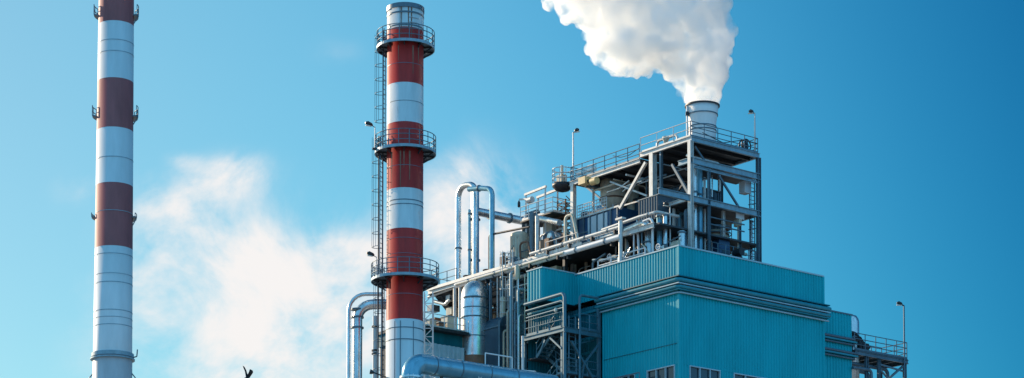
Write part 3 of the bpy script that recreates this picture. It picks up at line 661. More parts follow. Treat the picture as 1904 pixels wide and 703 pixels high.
v_ = vt-.35; q = wV(1087, 337, v_); 
t = thing('air_intake', q, 'ochre duct with a round drum end slung beneath the left end of the tower roof', 'duct')
m = MB(); m.box(q, UH*.38, VH*.3, ZH*.26); m.build('duct', 'yellow', t)
m = MB(); e = wV(1105, 337, v_); m.tube([e-UH*.3, e+UH*.28], .27, 18); m.build('drum', 'yellow', t); m = MB(); m.bar(q, e, .2, .2); m.build('neck', 'dark', t)
m = MB(); m.bar(q+ZH*.26, W(loc(q)[0], vt+.1, zl-.3), .06, .06); m.build('hanger', 'dark', t)

# ducts and vessels deeper inside, dark against the sky
lst = [(1092, 372, 340, vB-1.2, .5, 'dark', 'dark vertical duct at the back of the tower, leftmost of its row'), (1118, 372, 335, vB-1.5, .42, 'bluesilver', 'blue-grey vertical duct in the back of the tower beside the hopper'), (1165, 380, 330, vB-2, .55, 'dark', 'dark vertical duct at the back of the tower behind the long lit brace'),
       (1185, 400, 340, vB-1, .4, 'silver', 'silver vertical duct in the back of the tower behind the cabinet'), (1232, 380, 330, vB-1.0, .5, 'dark', 'dark vertical duct in the back of the tower behind the bolted crossing braces')]
for (px, y0_, y1_, v_, r, mt, lb_) in lst:
    q = wV(px, y0_, v_); z1 = wV(px, y1_, v_).z; base = Vector((q.x, q.y, ZR+.004))
    t = thing('duct', base, lb_, 'duct', 'vertical ducts at the back of the tower')
    m = cyl(q, r, ZR, min(z1, zl-.5)); m.build('shell', mt, t)
    for k in range(3): zz = ZR+2.5+k*1.7; m = MB(); m.ring(Vector((q.x, q.y, 0)), r-.03, r+.06, zz, zz+.08, n=20); m.build('flange', 'bluesteel', t)
# added dark box standing for the shade under the tower roof
t = thing('shade_backing', W(8, 6, ZR), 'dark box added as shade backing in the back left of the steel tower', 'shade backing')
zpr = onV(1120, 392, 6.4)[2]
m = MB(); 
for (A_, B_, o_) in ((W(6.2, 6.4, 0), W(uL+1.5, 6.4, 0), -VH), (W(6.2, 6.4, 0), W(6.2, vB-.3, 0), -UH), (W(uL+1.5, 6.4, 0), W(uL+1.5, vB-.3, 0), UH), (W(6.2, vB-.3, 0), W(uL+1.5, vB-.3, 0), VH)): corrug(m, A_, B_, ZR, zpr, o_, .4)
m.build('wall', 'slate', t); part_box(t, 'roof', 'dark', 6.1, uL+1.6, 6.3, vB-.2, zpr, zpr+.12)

# right bay equipment
q = wU(1333, 455, ut+1.6); z0 = wU(1333, 480, ut+1.6).z; z1 = wU(1333, 434, ut+1.6).z
t = thing('storage_drum', Vector((q.x, q.y, ZR+.004)), 'stained cream drum with dark hoops behind the right parapet of the teal building', 'drum')
m = cyl(q, .82, ZR, z1, 24, .25); m.build('shell', 'cream', t)
for k in range(5): m = MB(); zz = z1-.15-k*.32; m.ring(Vector((q.x, q.y, 0)), .8, .89, zz-.05, zz+.05, n=24); m.build('hoop', 'brown', t)
m = MB(); zz = z1+.35
m.tube([q*0+Vector((q.x+1.05*math.cos(k*math.pi/12), q.y+1.05*math.sin(k*math.pi/12), zz)) for k in range(25)], .04, 6); m.tube([Vector((q.x+1.05*math.cos(k*math.pi/12), q.y+1.05*math.sin(k*math.pi/12), zz-.45)) for k in range(25)], .04, 6)
for k in range(9): th = k*2*math.pi/9; m.bar(Vector((q.x+1.05*math.cos(th), q.y+1.05*math.sin(th), zz-1)), Vector((q.x+1.05*math.cos(th), q.y+1.05*math.sin(th), zz)), .05, .05)
m.build('railing', 'bluesteel', t); m = MB(); m.ring(Vector((q.x, q.y, 0)), .83, 1.1, zz-1.06, zz-1, n=24); m.build('walkway', 'dark', t)
a_, b_ = onU(1337, 455, ut+.5), onU(1357, 455, ut+.5); za, zb = onU(1347, 470, ut+.5)[2], onU(1347, 438, ut+.5)[2]
t = thing('pump_box', W(ut+.5, a_[1], ZR), 'navy pump box in front of the cream drum behind the parapet', 'pump')
part_box(t, 'body', 'blue', ut+.5, ut+1.2, a_[1], b_[1], za-1, zb-.35)
m = MB(); m.tube([W(ut+.9, a_[1]+.05, zb-.3), W(ut+.9, b_[1]-.05, zb-.3)], .22, 14); m.build('motor', 'cream', t); part_box(t, 'base', 'dark', ut+.5, ut+1.2, a_[1], b_[1], ZR, za-1.002)
# hung junction box on level 2
a_ = onU(1388, 350, ut+.5); zz = a_[2]
t = thing('junction_box', W(ut+.5, a_[1], zz), 'pale grey junction box hung high inside the right bay of the tower', 'junction box')
part_box(t, 'body', 'whitemute', ut+.4, ut+1.0, a_[1]-.25, a_[1]+.35, zz-.35, zz+.5); part_bar(t, 'hanger', 'bluesteel', W(ut+.7, a_[1]+.05, zz+.5), W(ut+.7, a_[1]+.05, z2-.12), .08, .08); part_box(t, 'door', 'greybase', ut+.38, ut+.399, a_[1]-.2, a_[1]+.3, zz-.3, zz+.45)
a_ = onU(1376, 402, ut+.3); zz = a_[2]
t = thing('sign_plate', W(ut+.3, a_[1], zz), 'small pale plate hung under the third level beam of the tower', 'plate'); part_box(t, 'plate', 'whitemute', ut+.28, ut+.33, a_[1]-.4, a_[1]+.4, zz-.2, zz+.2); part_bar(t, 'hanger', 'dark', W(ut+.3, a_[1], zz+.2), W(ut+.3, a_[1], z3-.2), .05, .05)
# service pipes
def pipe(label, mt, pts, r, rad=.45, fl=(), group=None, name='pipe', cat='pipe'):
    q_ = pts[-1]; pp = path(pts, rad) if len(pts) > 2 else pts
    t = thing(name, pts[0] if pts[0].z < q_.z else q_, label, cat, group)
    m = MB(); m.tube(pp, r, 14); m.build('run', mt, t)
    for f_ in fl:
        i = min(len(pts)-2, int(f_)); p = pts[i].lerp(pts[i+1], f_-i); d = (pts[i+1]-pts[i]).normalized(); m = MB(); m.tube([p-d*.05, p+d*.05], r*1.3, 14); m.build('flange', 'bluesteel', t)
    return t
v_ = 1.6
pipe('wide silver elbow pipe bending down to the roof at the foot of the tower', 'silver', [wV(1120, 448, v_), wV(1192, 418, v_), W(onV(1206, 420, v_)[0], v_, onV(1192, 413, v_)[2]), W(onV(1206, 420, v_)[0], v_, ZR+.004)], .3, .6, (.6, 2.4))
pipe('lit pipe with a sharp bend running below the dark cabinet', 'steel', [wV(1120, 428, 1.2), wV(1190, 403, 1.2), wV(1222, 394, 1.2), W(onV(1222, 394, 1.2)[0], 3.2, onV(1222, 394, 1.2)[2])], .12, .3, (.5, 1.5))
pipe('narrow white pipe curving over from the roof in front of the silver elbow', 'frost', [wV(1172, 436, 1.0), wV(1186, 431, 1.0), W(onV(1190, 440, 1.0)[0], 1.0, ZR+.004)], .09, .3)
pipe('narrow white looped pipe between the silver elbow and the cabinet legs', 'frost', [wV(1196, 412, .9), wV(1213, 405, .9), W(onV(1214, 440, .9)[0], .9, ZR+.004)], .09, .35)
for k, (px, y1_, r, mt, lb_) in enumerate(((1226, 400, .2, 'bluesilver', 'blue-grey upright pipe just right of the white looped pipe'), (1237, 398, .16, 'silver', 'slim silver upright pipe left of the inner white column'), (1268, 430, .24, 'silver', 'short silver upright pipe with a cap at the building corner'),
                                      (1292, 300, .17, 'silver', 'tall silver upright pipe beside the corner column of the tower'), (1301, 305, .2, 'bluesilver', 'tall blue-grey upright pipe second from the corner column of the tower'), (1310, 330, .09, 'steel', 'thin pale upright pipe in the right bay beside the blue-grey pipe'),
                                      (1397, 410, .12, 'silver', 'slim silver upright pipe by the ladder in the right bay'))):
    v_ = 2.0 if px < 1280 else None
    p = wV(px, y1_, v_) if v_ else wU(px, y1_, ut+.55 + .1*k)
    t = thing('upright_pipe', Vector((p.x, p.y, ZR+.004)), lb_, 'pipe', 'upright pipes around the tower foot')
    m = MB(); m.tube([Vector((p.x, p.y, ZR+.004)), p], r, 12); m.build('run', mt, t); 
    for zz in (p.z-.1, p.z-2.2): m = MB(); m.tube([Vector((p.x, p.y, zz-.06)), Vector((p.x, p.y, zz+.06))], r*1.3, 12); m.build('flange', 'bluesteel', t)
lampmast('floodlight', W(onV(1246, 420, 2.2)[0], 2.2, ZR+.004), onV(1246, 384, 2.2)[2]-ZR, Vector((-.45, -.25, 0)), 'small floodlight on a post at the foot of the tower beside the dark cabinet', 'floodlight', None, .05)
# small pumps, manifolds along the parapet
for k, (px, mt, lb_) in enumerate(((1150, 'dark', 'small dark motor behind the left parapet below the silver elbow'), (1258, 'cream', 'small cream motor behind the parapet near the building corner'), (1372, 'dark', 'small dark motor behind the right parapet below the ladder'))):
    p = wV(px, 478 if px < 1200 else 455, 1.8) if px < 1280 else wU(px, 470, ut-.6)
    t = thing('motor', Vector((p.x, p.y, ZR+.004)), lb_, 'motor', 'motors behind the parapet'); zz = max(p.z, ZP+.35)
    m = MB(); m.tube([Vector((p.x, p.y, zz))-UH*.4, Vector((p.x, p.y, zz))+UH*.3], .28, 14); m.build('body', mt, t)
    m = MB(); m.tube([Vector((p.x, p.y, zz))+UH*.301, Vector((p.x, p.y, zz))+UH*.45], .2, 14); m.build('fan_cover', 'steel', t)
    m = MB(); m.box(Vector((p.x, p.y, (ZR+zz)/2-.13)), UH*.25, VH*.2, ZH*((zz-ZR)/2-.14)); m.build('plinth', 'dark', t)
# roof-edge guard rail on the left parapet
a_, b_ = onV(1112, 502, .5)[0], onV(1160, 488, .5)[0]
t = thing('guard_rail', W(a_, .5, ZR), 'white guard rail standing behind the left parapet of the teal building', 'railing')
for u in (a_, (a_+b_)/2, b_, b_-2.2): part_bar(t, 'post', 'frost', W(u, .5, ZR), W(u, .5, ZP+.75), .1, .1)
for zz in (.4, .75): part_tube(t, 'rail', 'frost', [W(a_, .5, ZP+zz), W(b_-2.2, .5, ZP+zz)], .05, n=8)

# small-bore pipework and fittings of the tower
rng = random.Random(21)
for k in range(34):
    r = rng.choice((.04, .05, .06, .09, .12)); mt = rng.choice(('steel', 'silver', 'bluesteel', 'cream', 'frost', 'dark', 'midsteel'))
    right = k % 2 == 0
    if right: u, v = rng.uniform(ut+.3, ut+2.5), rng.uniform(vt+.4, vB-.4)
    else: u, v = rng.uniform(ut+1, uL-.5), rng.uniform(vt+.1, vt+2.3)
    z1 = rng.uniform(ZP+.6, (z3-.3 if right else z3+.9))
    d = rng.choice((-1, 1))*rng.uniform(.6, 2.2)
    if k % 4 < 2: part_tube(T, 'pipe', mt, [W(u, v, ZR), W(u, v, z1), W(u+(0 if right else d), v+(d*.6 if right else 0), z1), W(u+(0 if right else d), v+(d*.6 if right else 0), ZR)], r, .25, 8)
    else: part_tube(T, 'pipe', mt, [W(u, v, ZR), W(u, v, z1), W(u, v+.8, z1+.05)], r, .25, 8)
for k in range(14):
    right = k % 2 == 0
    if right: u, v = rng.uniform(ut+.4, ut+1.8), rng.uniform(vt+.5, vB-.6)
    else: u, v = rng.uniform(ut+2, uL-.6), rng.uniform(vt+.0, vt+1.2)
    z = rng.uniform(ZP+.3, z3-.6); a_, b_, c2 = (rng.uniform(.12, .35) for _ in range(3))
    m = MB(); m.lbox(u-a_, u+a_, v-b_, v+b_, z-c2, z+c2); m.tube([W(u, v, ZR), W(u, v, z-c2)], .05, 6); m.build('fitting', rng.choice(('cream', 'steel', 'dark', 'slate', 'brown')), T)
m = MB(); rails(m, [W(ut+.1, vm_+.2, ZP+.9), W(ut+.1, vB-.2, ZP+.9)], .8, .8, .03, 2); m.build('railing', 'bluesteel', T)
m = MB(); rails(m, [W(uM-.3, vt-.5, zdk+.1), W(uL-1, vt-.5, zdk+.1)], 1.05, 1.2, .03, 2); m.build('railing', 'steel', T)

# ------------------------------------------------------------------ boiler house left of the teal building
ZD = onV(1150, 437, 1.0)[2]; vd = .6
uA = U2-.2; uZ = onV(796, 540, vd)[0]; uE = onV(852, 540, vd)[0]
def zv(py, px, v=vd): return onV(px, py, v)[2]
t = thing('boiler_house', W(uA, vd, 0), 'dark boiler house of exposed steelwork, pipes and ladders between near chimney and teal building', 'building')
B = t
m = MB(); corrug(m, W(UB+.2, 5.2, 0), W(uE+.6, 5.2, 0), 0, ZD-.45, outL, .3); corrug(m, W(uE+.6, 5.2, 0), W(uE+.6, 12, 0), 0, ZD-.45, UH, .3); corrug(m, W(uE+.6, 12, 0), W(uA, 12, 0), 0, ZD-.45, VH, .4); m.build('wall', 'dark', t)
part_box(t, 'roof_deck', 'deckm', uA-8, uZ, vd+.05, 10.5, ZD-.22, ZD-.1)
part_beam(t, 'edge_beam', 'steel', W(uA-7.5, vd, ZD-.2), W(uZ, vd, ZD-.2), .36, .2)
m = MB(); m.lbox(uA, uZ, vd-.16, vd-.12, ZD-.12, ZD+.1); m.build('kick_plate', 'steel', t)
part_beam(t, 'edge_beam', 'bluesteel', W(uZ, vd+.1, ZD-.25), W(uZ, 10.5, ZD-.25), .36, .2)
levels = [ZD-3.0, ZD-5.6, ZD-8.6]
us = [UB+.4, UB+3.3, UB+6.2, uE-1.2]
for i, u in enumerate(us):
    part_beam(t, 'column', 'bluesteel' if i else 'dark', W(u, vd+.2, 0), W(u, vd+.2, ZD-.4), .28, .25, VH)
    part_beam(t, 'column', 'dark', W(u, 4.6, 0), W(u, 4.6, ZD-.4), .28, .25, VH)
for z in levels:
    part_beam(t, 'beam', 'bluesteel', W(UB+.2, vd+.25, z), W(uE-1, vd+.25, z), .28, .18)
    part_box(t, 'floor', 'deckm', UB+.2, uE-1, vd+.4, 5, z+.02, z+.1)
    for u in us: part_beam(t, 'beam', 'dark', W(u, vd+.4, z), W(u, 5, z), .26, .16)
    m = MB(); rails(m, [W(UB+.2, vd+.35, z+.12), W(uE-1, vd+.35, z+.12)], 1.05, 1.3, .03, 2); m.build('railing', 'bluesteel', t)
rng = random.Random(5)
for k in range(44):                                               # small-bore pipework on the shaded front
    u = rng.uniform(UB+.3, uE-1.6); v = rng.uniform(-.1, 3.5); r = rng.choice((.05, .07, .09, .13, .18)); mt = rng.choice(('steel', 'bluesteel', 'bluesteel', 'silver', 'dark', 'cream'))
    z1 = ZD-rng.uniform(.5, 4.5); 
    if k % 3 == 0: part_tube(t, 'pipe', mt, [W(u, v, z1-rng.uniform(4, 16)), W(u, v, z1), W(u+rng.choice((-1, 1))*rng.uniform(.8, 2.4), v, z1)], r, .3, 8)
    elif k % 3 == 1: part_tube(t, 'pipe', mt, [W(u, v, 0), W(u, v, z1)], r, n=8)
    else: part_tube(t, 'pipe', mt, [W(u, v, z1), W(u, v+rng.uniform(1, 3), z1), W(u, v+3.2, z1-rng.uniform(1, 5))], r, .3, 8)
for k in range(30):                                               # cable trays and runs lengthwise
    z = ZD-rng.uniform(.6, 9.5); v = rng.uniform(vd-.1, 3); u0 = rng.uniform(UB+.2, uE-5); L = rng.uniform(2.5, 6)
    part_bar(t, 'cable_tray', rng.choice(('steel', 'bluesteel', 'dark', 'brown')), W(u0, v, z), W(min(u0+L, uE-.8), v, z), rng.choice((.08, .2, .35)), .08)
for k in range(26):
    u = rng.uniform(UB+.3, uE-1.6); v = rng.uniform(vd, 3); z = ZD-rng.uniform(.8, 8.5)
    a_, b_, c2 = rng.uniform(.15, .45), rng.uniform(.15, .4), rng.uniform(.2, .6)
    m = MB(); m.lbox(u-a_, u+a_, v-b_, v+b_, z-c2, z+c2)
    m.lbox(u-a_*.8, u+a_*.8, v-b_-.03, v-b_-.003, z-c2*.8, z+c2*.8); m.build('switch_box', rng.choice(('bluesteel', 'cream', 'slate', 'dark', 'brown')), t)
for px, zt0 in ((944, ZD+.9), (968, ZD-2)):
    p = wV(px, 560, vd-.35); m = MB(); ladder(m, Vector((p.x, p.y, 0)), zt0, UH, -VH, .55, True, .03); m.build('ladder', 'steel' if px < 950 else 'bluesteel', t)
for px, r, mt in ((925, .07, 'steel'), (953, .06, 'steel'), (936, .05, 'bluesteel'), (913, .1, 'bluesteel')):
    p = wV(px, 600, vd-.3); part_tube(t, 'pipe', mt, [Vector((p.x, p.y, 0)), Vector((p.x, p.y, ZD-.5 if px != 953 else ZD+1))], r, n=8)
for k in range(14):
    px = rng.uniform(908, 978); v = rng.uniform(-.5, .4); p = wV(px, 600, v); z1 = ZD-rng.uniform(.6, 6)
    part_tube(t, 'pipe', rng.choice(('steel', 'beamblue', 'bluesteel', 'cream', 'silver')), [Vector((p.x, p.y, 0)), Vector((p.x, p.y, z1)), Vector((p.x, p.y, z1))+VH*1.2], rng.choice((.04, .055, .07, .1)), .25, 8)
# overhanging left end with its underside machinery
for px in (846, 856):
    p = wV(px, 560, vd+.1); part_tube(t, 'column', 'steel', [Vector((p.x, p.y, 0)), Vector((p.x, p.y, ZD-.38))], .15, n=12)
q = wV(826, 575, 2.2); zq = q.z
m = MB(); b0 = len(m.v)
u0_, u1_ = onV(852, 575, 2.2)[0]+.3, uZ-.4
top = ZD-.6; bot = zv(590, 826, 2.2)
for (u, v, z) in ((u0_, 1.0, top), (u1_, 1.0, top), (u1_, 6, top), (u0_, 6, top), (u0_+.8, 2.4, bot), (u1_-1.6, 2.4, bot), (u1_-1.6, 4.5, bot), (u0_+.8, 4.5, bot)): m.v.append(W(u, v, z))
for q4 in ((0,1,2,3),(7,6,5,4),(0,4,5,1),(1,5,6,2),(2,6,7,3),(3,7,4,0)): m.face([b0+i for i in q4])
m.build('underside_hopper', 'deckm', t)
for k in range(6): u = u0_+.2+(u1_-u0_-.4)*k/5; part_bar(t, 'rib', 'dark', W(u, .95, top), W(u*.7+(u0_+u1_)/2*.3, 2.35, bot), .1, .12)
part_tube(t, 'pipe', 'silver', [wV(806, 560, 1), wV(828, 566, 1), wV(838, 556, 1)], .14, .3, 10)
part_tube(t, 'pipe', 'steel', [wV(796, 553, .9), wV(850, 533, .9)], .1)
for px, py, s_, mt in ((842, 580, .35, 'cream'), (834, 600, .4, 'cream'), (812, 598, .3, 'brown'), (806, 574, .3, 'bluesteel'), (840, 555, .25, 'steel')):
    c = wV(px, py, 1.6); l_ = loc(c); m = MB(); m.lbox(l_[0]-s_, l_[0]+s_, 1.2, 2, l_[2]-s_*.8, l_[2]+s_*.8); m.build('gearbox', mt, t)
m = MB(); rails(m, [W(uE+.2, vd, ZD-.02), W(uZ, vd, ZD-.02), W(uZ, 4, ZD-.02)], 1.05, 1.2, .028, 2); m.build('railing', 'bluesteel', t)
# deck railings
m = MB(); a_, b_ = onV(1062, 470, vd)[0], onV(930, 500, vd)[0]; rails(m, [W(b_, vd+1.6, ZD-.1), W(a_, vd+1.6, ZD-.1)], 1.5, 2.2, .045, 2); m.build('railing', 'bluesteel', t)
m = MB(); rails(m, [W(onV(1064, 470, vd)[0], vd+.5, ZD-.1), W(onV(1005, 470, vd)[0], vd+.5, ZD-.1)], 1.2, 1.2, .035, 3); m.build('railing', 'steel', t)

# lit pipe runs along the deck edge
def run(label, py0, px0, v, u1, r, mt, nfl):
    p = wV(px0, py0, v); z = p.z; u0 = loc(p)[0]
    t = thing('pipe_run', W(u0, v, z), label, 'pipe', 'long pipe runs along the deck edge')
    m = MB(); m.tube([W(u0, v, z), W(u1, v, z)], r, 14); m.build('run', mt, t)
    for k in range(nfl): u = u0+(u1-u0)*(k+.5)/nfl; m = MB(); m.tube([W(u-.06, v, z), W(u+.06, v, z)], r*1.25, 14); m.build('flange', 'bluesteel', t)
    for k in range(4): u = u0+(u1-u0)*(k+.2)/4; m = MB(); m.lbox(u-.06, u+.06, v-.1, v+.25, z-r-.28, z-r-.001); m.build('bracket', 'dark', t)
run('thick lit pipe running the length of the deck edge, lower of two', 440, 1154, .1, onV(848, 520, .1)[0], .2, 'frost', 6)
run('thinner lit pipe along the deck edge, just above the thick one', 422, 1152, .35, onV(985, 470, .3)[0], .12, 'steel', 4)
run('thin lit pipe slung beneath the deck edge toward the near chimney', 470, 1048, -.1, onV(848, 540, -.1)[0], .09, 'cream', 4)
# post where the runs end
p = wV(1154, 470, .2); t = thing('pipe_post', Vector((p.x, p.y, ZR)), 'pale post with a flat cap that carries the ends of the lit pipes', 'post')
part_tube(t, 'post', 'steel', [Vector((p.x, p.y, ZR)), wV(1154, 408, .2)], .15); q = wV(1154, 407, .2); m = MB(); m.box(q, UH*.35, VH*.2, ZH*.06); m.build('cap', 'steel', t)

# gooseneck pipes on the deck
v_ = 2.2
def dz(px, py, v=v_): return onV(px, py, v)[2]
uu = lambda px, v=v_: onV(px, 430, v)[0]
pipe('tall silver gooseneck pipe bent over at the top, leftmost on the deck', 'silver', [W(uu(852), v_, ZD-.1), W(uu(852), v_, dz(856, 345)), W(uu(884), v_, dz(884, 342)), W(uu(884), v_, ZD-.1)], .23, .85, (.4,), 'gooseneck pipes', 'gooseneck_pipe', 'gooseneck pipe')
v2 = 1.4
pipe('slimmer blue-grey gooseneck pipe dropping in front of the sloping duct', 'bluesilver', [W(uu(872, v2), v2, dz(872, 352, v2)), W(uu(893, v2), v2, dz(893, 350, v2)), W(uu(915, v2), v2, dz(913, 352, v2)), W(uu(915, v2), v2, ZD-.1)], .2, .7, (.9,), 'gooseneck pipes', 'gooseneck_pipe', 'gooseneck pipe')
pipe('thick silver upright pipe behind the leftmost gooseneck pipe', 'silver', [W(uu(883, 3.4), 3.4, ZD-.1), W(uu(883, 3.4), 3.4, dz(883, 352, 3.4))], .34, .3, (.3, .7), None, 'upright_pipe')
pipe('slim dark-jointed upright pipe between the gooseneck legs', 'bluesilver', [W(uu(873, 2.9), 2.9, ZD-.1), W(uu(873, 2.9), 2.9, dz(873, 390, 2.9))], .13, .3, (.5, .95), None, 'upright_pipe')
a_ = wV(884, 392, 2.6); ua_, _, za_ = loc(a_); d_ = onU(990, 416, ua_)
pipe('fat sloping silver duct from the gooseneck pipes to the hoist frame', 'silver', [W(ua_+.1, 2.6, za_), W(ua_, d_[1], za_)], .32, .3, (.25, .6), None, 'overhead_duct', 'duct')
pipe('thin dark bent handrail pipe at the foot of the gooseneck pipes', 'dark', [W(uu(925), v_-.8, ZD-.1), W(uu(925), v_-.8, dz(925, 440)), wV(984, 422, v_-.8)], .08, .2, (), None)
for k, (px, py, lb_) in enumerate(((868, 508, 'small valve with a red-brown wheel at the foot of the leftmost gooseneck'), (905, 502, 'small valve with a red-brown wheel at the foot of the slim gooseneck'))):
    p = wV(px, 505, 1.5); b_ = Vector((p.x, p.y, ZD-.1)); t = thing('valve', b_, lb_, 'valve', 'valves at the gooseneck feet')
    m = MB(); m.tube([b_, b_+ZH*.55], .16, 12); m.build('body', 'bluesteel', t); m = MB(); cc = b_+ZH*.62
    m.tube([cc+(UH*math.cos(k2*math.pi/7)+VH*math.sin(k2*math.pi/7))*.28 for k2 in range(15)], .04, 6); m.bar(cc-UH*.27, cc+UH*.27, .04, .04); m.bar(cc-VH*.27, cc+VH*.27, .04, .04); m.build('wheel', 'brown', t)

# hoist frame
v_ = 3.2; base = wV(995, 470, v_)
t = thing('hoist_frame', W(uu(995, v_), v_, ZD-.1), 'pale steel hoist frame with a small railed platform left of the tower', 'hoist')
ua_, ub_ = onV(978, 400, v_)[0], onV(1014, 400, v_)[0]; zz = dz(995, 398); zt_ = dz(1012, 339)
for u, z1 in ((ua_, zt_-.1), (ub_, zt_+.0)): 
    for dv in (0, 1.2): part_bar(t, 'post', 'steel', W(u, v_+dv, ZD-.1), W(u, v_+dv, z1), .13, .13)
for dv in (0, 1.2): part_bar(t, 'top_beam', 'steel', W(ua_+.15, v_+dv, zt_-.02), W(ub_-.1, v_+dv, zt_+.08), .14, .16)
part_box(t, 'platform', 'dark', ub_-1.4, ua_+.1, v_-.5, v_+1.6, zz-.1, zz)
m = MB(); rails(m, [W(ua_+.1, v_-.45, zz), W(ub_-1.4, v_-.45, zz), W(ub_-1.4, v_+1.55, zz)], 1.1, .9, .03, 3); m.build('railing', 'steel', t)
m = MB(); c = W(ua_-.5, v_+.3, zz+.55); m.tube([c-UH*.5, c+UH*.5], .3, 14); m.build('winch_drum', 'bluesteel', t)
m = MB(); c = wV(986, 372, v_-.2); m.tube([c-UH*.25, c+UH*.25], .24, 14); m.build('motor', 'steel', t)
part_bar(t, 'jib', 'steel', wV(986, 370, v_-.1), wV(966, 371, v_-.1), .12, .12); m = MB(); c = wV(965, 380, v_-.1); m.lathe(Vector((c.x, c.y, 0)), [(.02, c.z-.25, 0), (.11, c.z-.18, 0), (.11, c.z+.12, 0), (.03, c.z+.3, 0)], 10); m.build('hook_block', 'dark', t)
p = wV(999, 480, 1.6); part_tube(t, 'post', 'steel', [W(loc(p)[0], 1.6, ZD-.1), wV(999, 402, 1.6)], .16)
p = wV(989, 480, 2.2); part_tube(t, 'post', 'bluesteel', [W(loc(p)[0], 2.2, ZD-.1), wV(989, 396, 2.2)], .2)
part_tube(t, 'pipe', 'silver', [wV(990, 404, 2.5), wV(1040, 414, 2.5)], .24)
# machines between
q = wV(966, 470, 2.6)
t = thing('ribbed_tank', Vector((q.x, q.y, ZD-.1)), 'cream ribbed tank with a curved ladder on the deck below the sloping duct', 'tank')
m = cyl(q, .66, ZD-.1, dz(966, 436, 2.6), 24, .2); m.build('shell', 'cream', t)
m = MB()
for k in range(20): th = k*math.pi/10; d = Vector((math.cos(th), math.sin(th), 0)); m.bar(Vector((q.x, q.y, ZD))+d*.68, Vector((q.x, q.y, dz(966, 440, 2.6)))+d*.68, .05, .05)
m.build('rib', 'cream', t)
m = MB(); b_ = W(onV(943, 480, 1.8)[0], 1.8, ZD-.1)
for s_ in (0, .4): m.tube(path([b_+VH*s_, b_+VH*s_+ZH*1.3, b_+VH*s_+ZH*2-UH*.8], .8), .035, 6)
for k in range(6): m.bar(b_+ZH*.25*k, b_+VH*.4+ZH*.25*k, .035, .035)
m.build('ladder', 'bluesteel', t)
q = wV(1052, 420, 4.4); t = thing('brown_lattice', Vector((q.x, q.y, ZD-.1)), 'rusty brown lattice tower at the left foot of the steel tower', 'lattice tower')
zt_ = dz(1052, 374, 4.4)
for i in (-1, 1):
    for j in (-1, 1): part_bar(t, 'leg', 'brown', Vector((q.x, q.y, ZD-.1))+UH*.55*i+VH*.45*j, Vector((q.x, q.y, zt_))+UH*.45*i+VH*.4*j, .1, .1)
m = MB(); z = ZD+.3
while z < zt_-.2:
    for (a_, b_) in (((-1, -1), (1, -1)), ((1, -1), (1, 1)), ((1, 1), (-1, 1)), ((-1, 1), (-1, -1))):
        pa = Vector((q.x, q.y, z))+UH*.52*a_[0]+VH*.43*a_[1]; pb = Vector((q.x, q.y, z))+UH*.52*b_[0]+VH*.43*b_[1]; m.bar(pa, pb, .06, .06); m.bar(pa, pb+ZH*.5, .05, .05)
    z += .5
m.build('lattice', 'brown', t)
q = wV(1031, 441, 2.4); t = thing('drum', q-ZH*.6, 'small bright silver drum on legs near the hoist frame', 'drum')
m = MB(); m.tube([q-VH*.55, q-VH*.45, q+VH*.5, q+VH*.6], .4, 20, rs=[.2, .4, .4, .2]); m.build('shell', 'silver', t); m = MB(); m.box(q-ZH*.62, UH*.3, VH*.4, ZH*.2); m.build('saddle', 'dark', t)
for k, (px, py, v_, mt, w_, h_, lb_) in enumerate(((1012, 462, 1.6, 'brown', .5, .7, 'rusty machine on the deck to the right of the hoist posts'), (1040, 455, 3.2, 'dark', .6, .8, 'dark machine on the deck beneath the lattice tower'), (1018, 425, 4.2, 'cream', .5, .5, 'cream machine on the deck behind the hoist platform'), (978, 425, 4.6, 'dark', .5, .5, 'dark machine on the deck behind the left hoist post'))):
    p = onV(px, py, v_); t = thing('machine', W(p[0], v_, ZD-.1), lb_, 'machine', 'machines on the boiler deck'); z1 = p[2]+h_
    part_box(t, 'body', mt, p[0]-w_, p[0]+w_, v_, v_+1, ZD-.1, z1); m = MB(); m.tube([W(p[0]-w_*.6, v_-.15, ZD+.5), W(p[0]+w_*.6, v_-.15, ZD+.5)], .17, 10); m.build('motor', 'steel', t)
    part_tube(t, 'pipe', 'steel', [W(p[0], v_+.4, z1), W(p[0], v_+.4, z1+.5), W(p[0]+.9, v_+.4, z1+.5), W(p[0]+.9, v_+.4, ZD-.1)], .07, .2, 8)

# tall silver vessel duct with its rounded head
v_ = -.9; q = onV(882, 600, v_); zt_ = onV(882, 519, v_)[2]; r = 25.5*atY(882, 600, W(*q).y).y/F
t = thing('round_duct', W(q[0], v_, 0), 'tall shiny silver duct with a rounded bend at its head beside the near chimney', 'duct')
zb_ = onV(882, 664, v_)[2]
m = MB(); m.tube(path([W(q[0], v_, zb_), W(q[0], v_, zt_-.9), W(q[0], v_, zt_-.9)+Vector((.25, 3.4, 0))], 1.15, 10), r, 28); m.build('shell', 'silver', t)
for py in (556, 575, 592, 628): zz = onV(882, py, v_)[2]; m = MB(); m.ring(W(q[0], v_, 0), r-.02, r+(.07 if py == 592 else .025), zz-.04, zz+.04, n=32); m.build('hoop', 'bluesteel', t)
m = MB(); m.tube([W(q[0], v_, 0), W(q[0], v_, zb_-.002)], r*1.02, 28); m.build('base', 'brown', t)
